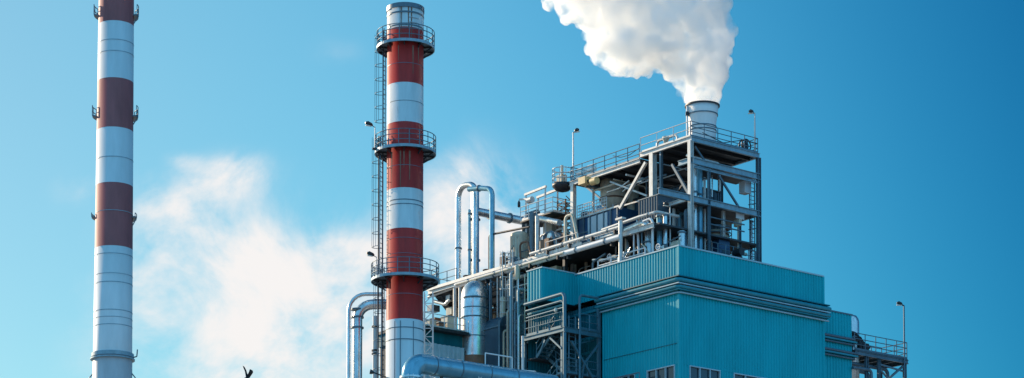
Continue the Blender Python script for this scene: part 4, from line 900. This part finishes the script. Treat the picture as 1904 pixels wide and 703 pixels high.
# dark casing beside it
a_, b_ = onV(893, 630, -.7)[0], onV(930, 630, -.7)[0]; zc = onV(905, 612, -.7)[2]
t = thing('duct_casing', W(b_, -.7, 0), 'slate duct casing with pale corner strips right of the shiny silver duct', 'duct')
part_box(t, 'body', 'slate', b_, a_, -.7, 1.2, 0, zc); m = MB(); m.tube([W(a_, .25, zc), W(b_, .25, zc)], .94, 24); m.build('rounded_top', 'slate', t)
for u in (a_-.05, b_+.05): part_bar(t, 'corner_strip', 'bluesteel', W(u, -.76, 0), W(u, -.76, zc+.4), .12, .1)
part_bar(t, 'band', 'bluesteel', W(a_, -.74, zc), W(b_, -.74, zc), .08, .1)
for (px, py, h_, lb_) in ((935, 574, .9, 'small cream cylinder standing out in front of the dark ladder'), (962, 507, .55, 'cream box lamp below the deck edge near the teal bay')):
    p = wV(px, py, vd-.75); t = thing('canister', p-ZH*h_, lb_, 'canister'); m = MB(); m.tube([p-ZH*h_, p-ZH*(h_-.08), p+ZH*(h_-.08), p+ZH*h_], .2, 14, rs=[.12, .2, .2, .12]); m.build('body', 'cream', t)
    part_bar(t, 'bracket', 'dark', p, p+VH*.7, .07, .07); part_tube(t, 'pipe', 'steel', [p-ZH*h_, p-ZH*(h_+2.2)], .05, n=6)

# teal shed with a flat roof behind the near chimney
Ysh = 163; pz_ = atY(790, 602, Ysh); l0 = loc(pz_); sv = onU(851, 612, l0[0])
t = thing('shed', W(l0[0], l0[1], 0), 'small pale teal corrugated shed with a flat roof just right of the near chimney', 'shed')
zsh = l0[2]-.45
m = MB(); corrug(m, W(l0[0], l0[1]-1.5, 0), W(l0[0], sv[1]+.6, 0), 0, zsh-.9, outR, .42, .1); m.build('wall', 'paleteal', t)
part_box(t, 'roof', 'dark', l0[0]-.5, l0[0]+4, l0[1]-1.6, sv[1]+.7, zsh, zsh+.22); part_box(t, 'upper_wall', 'tealdark', l0[0]+.2, l0[0]+3.8, l0[1]-1.5, sv[1]+.6, zsh-.9, zsh-.002)
part_box(t, 'core', 'dark', l0[0]+.25, l0[0]+3.7, l0[1]-1.4, sv[1]+.5, 0, zsh-.902)
m = MB(); rails(m, [W(l0[0]-.3, l0[1]-.4, zsh+.22), W(l0[0]-.3, sv[1]+.5, zsh+.22)], 1.0, .9, .03, 2); m.build('railing', 'steel', t)
for k, px in enumerate((805, 822, 838)):
    p = onU(px, 592, l0[0]+.8); tt = thing('roof_unit', W(l0[0]+.8, p[1], zsh+.22), ('cream roof unit on the pale teal shed, nearest the chimney', 'brown roof unit on the pale teal shed, middle of three', 'taller cream roof unit on the pale teal shed by the pale columns')[k], 'roof unit', 'units on the shed roof')
    h_ = (.8, .7, 1.3)[k]; part_box(tt, 'body', ('cream', 'brown', 'cream')[k], l0[0]+.8, l0[0]+1.6, p[1]-.3, p[1]+.3, zsh+.222, zsh+.22+h_); part_box(tt, 'lid', 'bluesteel', l0[0]+.75, l0[0]+1.65, p[1]-.34, p[1]+.34, zsh+.224+h_, zsh+.3+h_)
p = atY(797, 640, 158); t = thing('lattice_mast', Vector((p.x, p.y, 0)), 'narrow grey lattice mast squeezed between the near chimney and the teal shed', 'mast'); zt_ = atY(797, 545, 158).z
for i in (-1, 1):
    for j in (-1, 1): part_bar(t, 'leg', 'steel', Vector((p.x+.3*i, p.y+.3*j, 0)), Vector((p.x+.3*i, p.y+.3*j, zt_)), .09, .09)
m = MB(); z = zt_-14; s_ = 1
while z < zt_-.5: m.bar(Vector((p.x-.3*s_, p.y-.3, z)), Vector((p.x+.3*s_, p.y-.3, z+.6)), .05, .05); m.bar(Vector((p.x-.3, p.y-.3*s_, z)), Vector((p.x-.3, p.y+.3*s_, z+.6)), .05, .05); m.bar(Vector((p.x-.3, p.y-.3, z)), Vector((p.x+.3, p.y-.3, z)), .05, .05); z += .6; s_ = -s_
m.build('lattice', 'steel', t)

# fittings in the gap between the parapet and the lit pipe runs
rng = random.Random(33)
for k in range(46):
    u = rng.uniform(2.6, U2-.2); v = rng.uniform(.5, 2.6); mt = rng.choice(('steel', 'frost', 'cream', 'silver', 'bluesteel', 'beamblue', 'brown')); zt_ = ZD-.35
    kind = k % 5
    if kind == 0: part_tube(T, 'pipe', mt, [W(u, v, ZR), W(u, v, ZP+rng.uniform(.4, 1.3)), W(u+rng.choice((-1, 1))*rng.uniform(.5, 1.5), v, ZP+1.2)], rng.choice((.05, .08, .11)), .25, 8)
    elif kind == 1: part_tube(T, 'pipe', mt, [W(u, v, ZP+rng.uniform(.1, 1.2)), W(max(.4, u-rng.uniform(1.5, 4)), v, ZP+rng.uniform(.1, 1.2))], rng.choice((.04, .06, .09)), n=8)
    elif kind == 2: part_bar(T, 'strut', mt, W(u, v, ZR), W(u, v, zt_), .09, .09)
    elif kind == 3:
        a_, c2 = rng.uniform(.12, .3), rng.uniform(.15, .35); z = ZP+rng.uniform(.1, .9); m = MB(); m.lbox(u-a_, u+a_, v-.2, v+.2, z-c2, z+c2); m.tube([W(u, v, ZR), W(u, v, z-c2)], .05, 6); m.build('fitting', mt, T)
    else:
        c = W(u, v, ZP+rng.uniform(.3, 1.1)); r = rng.uniform(.15, .3); m = MB(); m.tube([c+(UH*math.cos(q*math.pi/7)+ZH*math.sin(q*math.pi/7))*r for q in range(15)], .035, 6); m.bar(c-UH*r, c+UH*r, .03, .03); m.bar(c-ZH*r, c+ZH*r, .03, .03); m.tube([c, c+VH*.4], .06, 6); m.build('hand_wheel', mt, T)

# services hung under the tower roof and droppers in the left bay
rng = random.Random(44)
for k in range(26):
    mt = rng.choice(('steel', 'silver', 'beamblue', 'cream', 'frost', 'bluesteel')); z = zl-.5-rng.uniform(0, .9); u = rng.uniform(ut+.6, uL-.6); v = rng.uniform(vt+.3, vt+3.2)
    if k % 4 == 0: part_tube(T, 'pipe', mt, [W(u, v, z), W(min(u+rng.uniform(1.5, 4), uL-.3), v, z)], rng.choice((.05, .08, .12)), n=8)
    elif k % 4 == 1: part_tube(T, 'pipe', mt, [W(u, vt+.3, z), W(u, vt+3.5, z), W(u, vt+3.5, z-2)], rng.choice((.05, .08)), .3, 8)
    elif k % 4 == 2: part_tube(T, 'pipe', mt, [W(u, v, zl-.4), W(u, v, z-rng.uniform(1, 3)), W(u+rng.uniform(-1, 1), v+.5, z-rng.uniform(3, 4))], rng.choice((.04, .06, .09)), .3, 8)
    else: part_bar(T, 'cable_tray', mt, W(u, v, z), W(u+rng.uniform(.8, 2), v, z-rng.uniform(0, .8)), .07, .07)
# pipework on the boiler deck between the goosenecks and the steel tower
for k in range(26):
    px = rng.uniform(935, 1062); v = rng.uniform(1.2, 4.8); u = onV(px, 450, v)[0]; mt = rng.choice(('steel', 'silver', 'cream', 'frost', 'bluesteel', 'brown', 'dark')); h = rng.uniform(.6, 2.4 if px < 990 else 3.2)
    if k % 3 == 0: part_tube(B, 'pipe', mt, [W(u, v, ZD-.1), W(u, v, ZD+h), W(u-rng.uniform(.5, 1.6), v, ZD+h), W(u-1.7, v, ZD-.1)], rng.choice((.05, .08, .12)), .3, 8)
    elif k % 3 == 1: part_tube(B, 'pipe', mt, [W(u, v, ZD-.1), W(u, v, ZD+h)], rng.choice((.05, .09, .14)), n=8)
    else:
        a_, c2 = rng.uniform(.15, .35), rng.uniform(.25, .6); m = MB(); m.lbox(u-a_, u+a_, v-.25, v+.25, ZD-.1, ZD+c2*1.8); m.tube([W(u, v, ZD+c2*1.8), W(u, v, ZD+c2*1.8+.4)], .1, 8); m.build('fitting', mt, B)

# ------------------------------------------------------------------ stair tower in front of the recess
uC = U1+.05; C0 = onU(1050, 545, uC); vC = C0[1]; zS = C0[2]; zP_ = onU(1050, 607, uC)[2]
uD = onV(976, 620, vC)[0]; vP = -.3
t = thing('stair_tower', W(uC, vC, 0), 'blue-grey open steel stair tower with platform, braces and curved top rails beside the teal wall', 'stair tower')
def col2(u, v, z1, w_=.24, mt='midsteel'): part_beam(t, 'column', mt, W(u, v, 0), W(u, v, z1), w_, w_*.9, VH)
part_tube(t, 'column', 'midsteel', [W(uC, vC, 0), W(uC, vC, zS), W(uD, vC, zS-.05)], .13, .35, 10)
col2(uC+.35, vC+.1, zP_-.2, .22); col2(uC, vP, onU(1118, 572, uC)[2], .22); col2(uD, vC, zP_-.2, .18, 'midsteel'); col2(uD, vP, zP_-.2, .18)
v1 = onU(1076, 560, uC)[1]; part_tube(t, 'guard_pipe', 'midsteel', [W(uC-.1, v1, 0), W(uC-.1, v1, onU(1076, 549, uC)[2]), W(uC-.1, vP+.2, onU(1116, 556, uC)[2])], .09, .3, 10)
zz = onU(1050, 557, uC)[2]; part_tube(t, 'top_rail', 'midsteel', [W(uC+.2, vC+.1, zP_), W(uC+.2, vC+.1, zz), W(uD, vC+.1, zz-.05)], .09, .3, 8)
zz = onU(1050, 570, uC)[2]; part_tube(t, 'top_rail', 'midsteel', [W(uC+.3, vC+.15, zz), W(uD, vC+.15, zz-.05)], .07, .3, 8)
part_box(t, 'platform', 'deckm', uC-.05, uD+.1, vC, vP+.1, zP_-.1, zP_)
part_beam(t, 'platform_beam', 'midsteel', W(uC-.08, vC-.15, zP_-.22), W(uC-.08, vP+.15, zP_-.22), .36, .16); part_beam(t, 'platform_beam', 'midsteel', W(uC, vC-.08, zP_-.2), W(uD+.1, vC-.08, zP_-.2), .3, .14)
m = MB(); rails(m, [W(uC-.02, v1+.1, zP_), W(uC-.02, vP, zP_)], 1.1, 1.0, .035, 2); m.build('railing', 'midsteel', t)
m = MB(); rails(m, [W(uC+.4, vC+.02, zP_), W(uD, vC+.02, zP_)], 1.1, 1.5, .035, 2); m.build('railing', 'midsteel', t)
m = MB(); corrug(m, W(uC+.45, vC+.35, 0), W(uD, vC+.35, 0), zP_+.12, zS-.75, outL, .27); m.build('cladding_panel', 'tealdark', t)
m = MB(); corrug(m, W(uD+.06, vC+.35, 0), W(uD+.06, .1, 0), 0, zb0-.03, UH, .27); m.build('sun_block_panel', 'tealdark', t)  # unseen panel added to keep sun dapples off the teal wall
m = MB(); m.lbox(uC+.4, uD+.05, vC+.26, vC+.34, zS-.748, zS-.62); m.build('panel_trim', 'tealtrim', t)
part_bar(t, 'brace', 'midsteel', wU(1116, 636, uC), wU(1086, 676, uC), .13, .13); part_bar(t, 'brace', 'midsteel', wU(1062, 634, uC), wU(1102, 703, uC), .15, .15); part_bar(t, 'brace', 'midsteel', wU(1070, 640, uC+.5), wU(1105, 633, uC+.5), .06, .06)
part_bar(t, 'brace', 'midsteel', wU(1086, 676, uC), wU(1080, 712, uC), .12, .12)
part_bar(t, 'brace', 'midsteel', wV(1023, 628, vC), wV(1044, 648, vC), .12, .12); part_bar(t, 'brace', 'midsteel', wV(1014, 632, vC), wV(1004, 657, vC), .13, .13)
m = MB(); ladder(m, W(uC+.3, v1-.35, 0), zP_+.9, VH, -UH, .6, False, .035); m.build('ladder', 'midsteel', t)
# stairs with handrails, running up along the left face
def flight(ua_, za_, ub_, zb_, v0):
    n = max(3, int(abs(zb_-za_)/.22)); m = MB()
    for k in range(n): f_ = (k+.5)/n; u = ua_+(ub_-ua_)*f_; z = za_+(zb_-za_)*f_; m.lbox(u-.14, u+.14, v0, v0+.9, z-.02, z+.02)
    for dv in (-.02, .92): m.bar(W(ua_, v0+dv, za_), W(ub_, v0+dv, zb_), .05, .22)
    m.build('stair_flight', 'midsteel', t); m = MB()
    for dv in (-.02, .92):
        m.tube([W(ua_, v0+dv, za_+1), W(ub_, v0+dv, zb_+1)], .045, 6); m.tube([W(ua_, v0+dv, za_+.5), W(ub_, v0+dv, zb_+.5)], .035, 6)
        for k in range(4): f_ = k/3; m.bar(W(ua_+(ub_-ua_)*f_, v0+dv, za_+(zb_-za_)*f_), W(ua_+(ub_-ua_)*f_, v0+dv, za_+(zb_-za_)*f_+1), .05, .05)
    m.build('handrail', 'midsteel', t)
um = (uC+uD)/2
zl_ = zP_-3.2
for k in range(8):
    za_ = zl_-3.2*k
    if za_ < .2: break
    part_box(t, 'landing', 'deckm', uC+.1, uC+1.1, vC+.2, vP, za_-.08, za_); part_box(t, 'landing', 'deckm', uD-1, uD, vC+.2, vP, za_-1.68, za_-1.6)
    flight(uC+1.1, za_, uD-1, za_-1.6, vC+.25); flight(uC+1.1, za_-3.2, uD-1, za_-1.6, vC+1.4)
    m = MB(); rails(m, [W(uC+1.1, vC+.2, za_), W(uC+.1, vC+.2, za_), W(uC+.1, vP, za_)], 1.05, 1, .04, 2); m.build('railing', 'midsteel', t)
flight(uC+1.1, zl_, uD-1, zP_-1.6, vC+1.4); flight(uC+1.4, zP_, uD-1, zP_-1.6, vC+.25); part_box(t, 'landing', 'deckm', uD-1, uD, vC+.2, vP, zP_-1.68, zP_-1.6)
# dark ribbed wall panel behind the stair tower
t = thing('service_block', W(uD, 0, 0), 'dark teal ribbed service block behind the stair tower', 'building')
us_ = uD+.3; zs1 = zb0-.02
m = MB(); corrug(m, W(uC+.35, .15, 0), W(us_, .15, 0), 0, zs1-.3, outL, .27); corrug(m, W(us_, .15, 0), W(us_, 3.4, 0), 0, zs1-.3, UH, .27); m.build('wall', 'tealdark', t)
for k, z in enumerate((zs1-.7, zs1-3.6)): m = MB(); m.lbox(uC+.35, us_+.05, .02, .06, z-.09, z+.09); m.build('rail', 'tealtrim', t)
p = wV(1035, 577, vC+.1); tt = thing('wall_lamp', p, 'small round white wall lamp on the ribbed panel above the stair platform', 'lamp'); m = MB(); m.tube([p+VH*.2, p], .08, 10); m.build('arm', 'midsteel', tt); m = MB(); m.tube([p+VH*.0, p-VH*.1, p-VH*.2], .16, 14, rs=[.1, .17, .08]); m.build('globe', 'lens', tt)

# thin upright pipe with foot bends left of the stairs
p = wV(972, 690, vC-.4); q = wV(972, 625, vC-.4)
pipe('thin white upright pipe with a foot bend left of the stair tower', 'frost', [q, p, wV(995, 692, vC-.4)], .1, .2, (), None)
# big blue-grey horizontal duct in the foreground
Yd = 139; a_ = atY(783, 677, Yd); l0 = loc(a_); e_ = onU(1030, 718, l0[0]); r = 18.5*Yd/F
t = thing('foreground_duct', W(l0[0], l0[1], 0), 'broad blue-grey foreground duct lying level with an elbow and flange at its left end', 'duct')
A_ = W(l0[0], l0[1], l0[2]); E_ = W(l0[0], e_[1], l0[2]); P0 = A_-VH*.75
m = MB(); m.tube(path([P0-ZH*8+VH*0, P0, E_], .8, 12), r, 32); m.build('shell', 'bluesilver', t)
L = (E_-A_).length
for x in (.9, 2.9, 5.2, 7.4):
    c = A_+VH*x; m = MB(); m.tube([c-VH*.035, c+VH*.035], r*1.035, 32); m.build('seam_band', 'bluesteel', t)
cf = P0-ZH*.95; m = MB(); m.tube([cf-ZH*.06, cf+ZH*.06], r*1.2, 28); m.tube([cf-ZH*.2, cf-ZH*.14], r*1.2, 28)
for k in range(14): th = k*math.pi/7; m.tube([cf+Vector((math.cos(th), math.sin(th), 0))*r*1.12-ZH*.26, cf+Vector((math.cos(th), math.sin(th), 0))*r*1.12+ZH*.12], .03, 6)
m.build('flange', 'silver', t)
for x in (1.6, 4.2, 6.8): c = A_+VH*x-ZH*r; part_bar(t, 'support', 'dark', W(l0[0], loc(c)[1], 0), c, .25, .2)
m = MB(); c = A_+VH*5.1; rails(m, [c+ZH*(r-.02), c+VH*2.2+ZH*(r-.02)], .75, 1.1, .045, 1, False, .035); m.build('handrail', 'frost', t)
m = MB(); c = A_+VH*4.3-UH*(r*.8); 
for s_ in (-.12, .12): m.bar(c+VH*s_-ZH*.5, c+VH*s_+ZH*.35, .04, .04)
for k in range(4): m.bar(c-VH*.12+ZH*(-.4+.22*k), c+VH*.12+ZH*(-.4+.22*k), .03, .03)
m.build('step', 'steel', t)
# pipework under the duct
for k, (dx, mt, r_, lb_) in enumerate(((.9, 'frost', .11, 'short white stub pipe under the foreground duct, nearest its elbow'), (2.4, 'bluesteel', .14, 'blue-grey stub pipe under the foreground duct, between two white ones'), (5.0, 'frost', .12, 'white stub pipe under the foreground duct near the handrail'))):
    c = A_+VH*dx+ZH*(-r-.25)-UH*.2; pipe(lb_, mt, [c, c+VH*.5, c+VH*.5-ZH*6], r_, .2, (), 'stub pipes below the foreground duct')
# pipe bends left of the near chimney
Yp = 150.0
def PX(px, py, Y=Yp): return atY(px, py, Y)
a_ = PX(664, 703); z1 = PX(664, 566).z
pipe('broad silver pipe rising and bending over toward the near chimney', 'silver', [Vector((a_.x, Yp, 0)), Vector((a_.x, Yp, z1)), Vector((PX(722, 566).x, Yp, z1))], 9.5*Yp/F, 1.05, (0.955, .975, .99), 'bent pipes left of the near chimney', 'bent_pipe')
a_ = PX(648, 703, Yp-.4); z1 = PX(648, 547, Yp-.4).z
pipe('slim silver pipe arching outside the broad one left of the chimney', 'silver', [Vector((a_.x, Yp-.4, 0)), Vector((a_.x, Yp-.4, z1)), Vector((PX(712, 547).x, Yp-.4, z1))], 3.6*Yp/F, 1.15, (), 'bent pipes left of the near chimney', 'bent_pipe')
# small lamp at the chimney foot
p = PX(692, 692, 145.5); tt = thing('bulkhead_lamp', p, 'small black lamp poking out left of the near chimney at the bottom edge', 'lamp'); m = MB(); m.tube([p, p+Vector((.25, .0, -.08)), Vector((NC.x-rN, NC.y-.3, p.z-.1))], .05, 6); m.build('arm', 'lamphead', tt); m = MB(); m.tube([p+Vector((.12, 0, -.04)), p, p+Vector((-.14, 0, .03))], .1, 10, rs=[.06, .14, .16]); m.build('head', 'lamphead', tt)
# guard rail at the foot of the left wall
z = onV(1160, 703, -.9)[2]-.55
t = thing('foot_rail', W(U1-.2, -.9, 0), 'blue-grey guard rail of a low gallery in front of the left teal wall', 'railing')
m = MB(); rails(m, [W(U1-.1, -.9, z-.3), W(3.0, -.9, z-.3)], 1.0, 1.2, .04, 2); m.build('rail', 'bluesteel', t); part_box(t, 'floor', 'deckm', 3.0, U1-.1, -1.0, -.08, z-.4, z-.302)
for u in (3.4, U1-.5): part_beam(t, 'column', 'bluesteel', W(u, -.8, 0), W(u, -.8, z-.4), .18, .16, VH)

# bird
def bird():
    Y = 60.0; c = atY(460.5, 701, Y); k = Y/F
    V = lambda px, py, dy=0: atY(px, py, Y) + Vector((0, dy, 0))
    t = thing('bird', c, 'black bird in flight with both wings raised at the bottom edge of the sky', 'bird')
    m = MB(); m.tube([V(456, 709, -.25), V(457.5, 707, -.16), V(460, 705, 0), V(461.5, 704.5, .1), V(463, 704, .17), V(464, 703.5, .22)], .05, 10, rs=[.012, .045, .06, .05, .038, .008]); 
    def wing(pts):
        n = len(pts); top = []
        for (x0, y0, x1, y1, dy, th) in pts:
            p, q = V(x0, y0, dy), V(x1, y1, dy+.1); b = len(m.v); m.v += [p+Vector((0, th, 0)), q+Vector((0, th, 0)), q-Vector((0, th, 0)), p-Vector((0, th, 0))]; top.append(b)
        for a, b in zip(top, top[1:]):
            for j in range(4): j2 = (j+1) % 4; m.face((a+j, a+j2, b+j2, b+j), True)
        m.face(range(top[0], top[0]+4)); m.face([top[-1]+3, top[-1]+2, top[-1]+1, top[-1]])
    wing([(457.2, 702, 461, 701, 0, .012), (456.2, 696, 460.4, 697, .02, .01), (455, 690, 458.6, 692.5, .03, .008), (452.8, 684.5, 457, 687, .02, .02), (451.2, 679.8, 454, 681, 0, .012)])
    wing([(459, 701.5, 463.5, 701, 0, .012), (460.5, 697, 465.5, 698.5, -.03, .01), (463.5, 692.5, 468.5, 695, -.06, .008), (464.6, 689.5, 470.4, 692, -.08, .02), (465.8, 687.8, 469.8, 689, -.1, .012)])
    m.build('body', 'bird', t)
bird()

# ------------------------------------------------------------------ steam
def plume():
    rng = random.Random(11)
    bl = [(1306,196,29),(1306,186,31),(1304,168,36),(1302,150,44),(1306,128,50),(1310,100,52),(1308,72,54),(1300,45,56),(1290,15,62),(1275,-20,70),(1262,140,22),(1248,128,30),(1230,108,40),
          (1205,94,44),(1178,112,32),(1160,104,36),(1132,92,38),(1190,62,55),(1150,58,48),(1112,68,26),(1100,38,38),(1062,14,36),(1040,-8,32),(1235,45,72),(1180,8,72),(1120,-25,60),
          (1225,-55,85),(1305,-45,60),(1060,-50,60),(1150,-100,95),(1240,-130,95)]
    m = MB()
    def ball(c, r):
        n, k = 10, 7; b0 = len(m.v)
        for j in range(k+1):
            ph = math.pi*j/k
            for i in range(n): th = 2*math.pi*i/n; m.v.append(c+Vector((math.sin(ph)*math.cos(th), math.sin(ph)*math.sin(th), math.cos(ph)))*r)
        for j in range(k):
            for i in range(n): i2 = (i+1) % n; m.face((b0+j*n+i, b0+(j+1)*n+i, b0+(j+1)*n+i2, b0+j*n+i2))
    for (px, py, r) in bl:
        Y = FY + rng.uniform(-.25, .25)*r*FY/F; c = atY(px, py, Y); rr = r*FY/F; ball(c, rr*.78)
        if r > 30:
            for k in range(int(r*.5)):
                d = Vector((rng.gauss(0, 1), rng.gauss(0, 1), rng.gauss(0, 1))).normalized(); q = c+d*rr*.72; r2 = rr*rng.uniform(.28, .48); ball(q, r2)
                for k2 in range(7):
                    d2 = (d*.6+Vector((rng.gauss(0, 1), rng.gauss(0, 1), rng.gauss(0, 1))).normalized()).normalized(); ball(q+d2*r2*.85, r2*rng.uniform(.25, .5))
    o = m.build('steam_plume', 'white'); o.data.materials.clear()
    md = o.modifiers.new('remesh', 'REMESH'); md.mode = 'VOXEL'; md.voxel_size = .13
    for i, (sc, st) in enumerate(((1.1, .6), (.42, .4))):
        tx = bpy.data.textures.new('puff', 'CLOUDS'); tx.noise_scale = sc; tx.noise_depth = 2; tx.cloud_type = 'COLOR' if False else 'GRAYSCALE'
        dm = o.modifiers.new('puff', 'DISPLACE'); dm.texture = tx; dm.strength = st; dm.mid_level = .5; dm.texture_coords = 'LOCAL'
    md = o.modifiers.new('remesh', 'REMESH'); md.mode = 'VOXEL'; md.voxel_size = .11
    dg = bpy.context.evaluated_depsgraph_get(); me = bpy.data.meshes.new_from_object(o.evaluated_get(dg)); o.modifiers.clear(); o.data = me
    vm = bpy.data.materials.new('steam'); vm.use_nodes = True; n = vm.node_tree.nodes; l = vm.node_tree.links; n.remove(n['Principled BSDF'])
    pv = n.new('ShaderNodeVolumePrincipled'); pv.inputs['Color'].default_value = (.999, .998, .996, 1); pv.inputs['Density'].default_value = STEAM; pv.inputs['Anisotropy'].default_value = .5
    tcn = n.new('ShaderNodeTexCoord'); nz = n.new('ShaderNodeTexNoise'); nz.inputs['Scale'].default_value = .7; nz.inputs['Detail'].default_value = 5; nz.inputs['Roughness'].default_value = .6; nz.inputs['Distortion'].default_value = .4
    l.new(tcn.outputs['Object'], nz.inputs['Vector']); mr_ = n.new('ShaderNodeMapRange'); mr_.interpolation_type = 'SMOOTHSTEP'; l.new(nz.outputs['Fac'], mr_.inputs[0])
    mr_.inputs[1].default_value = .40; mr_.inputs[2].default_value = .62; mr_.inputs[3].default_value = .16; mr_.inputs[4].default_value = STEAM*2.1; l.new(mr_.outputs[0], pv.inputs['Density'])
    l.new(pv.outputs[0], n['Material Output'].inputs['Volume']); me.materials.clear(); me.materials.append(vm)
    tag(o, 'billowing white steam plume rising leftward out of the white flue stack', 'steam plume')
STEAM = 1.5
plume()

for o in ALL:
    if '_o' in o: del o['_o']
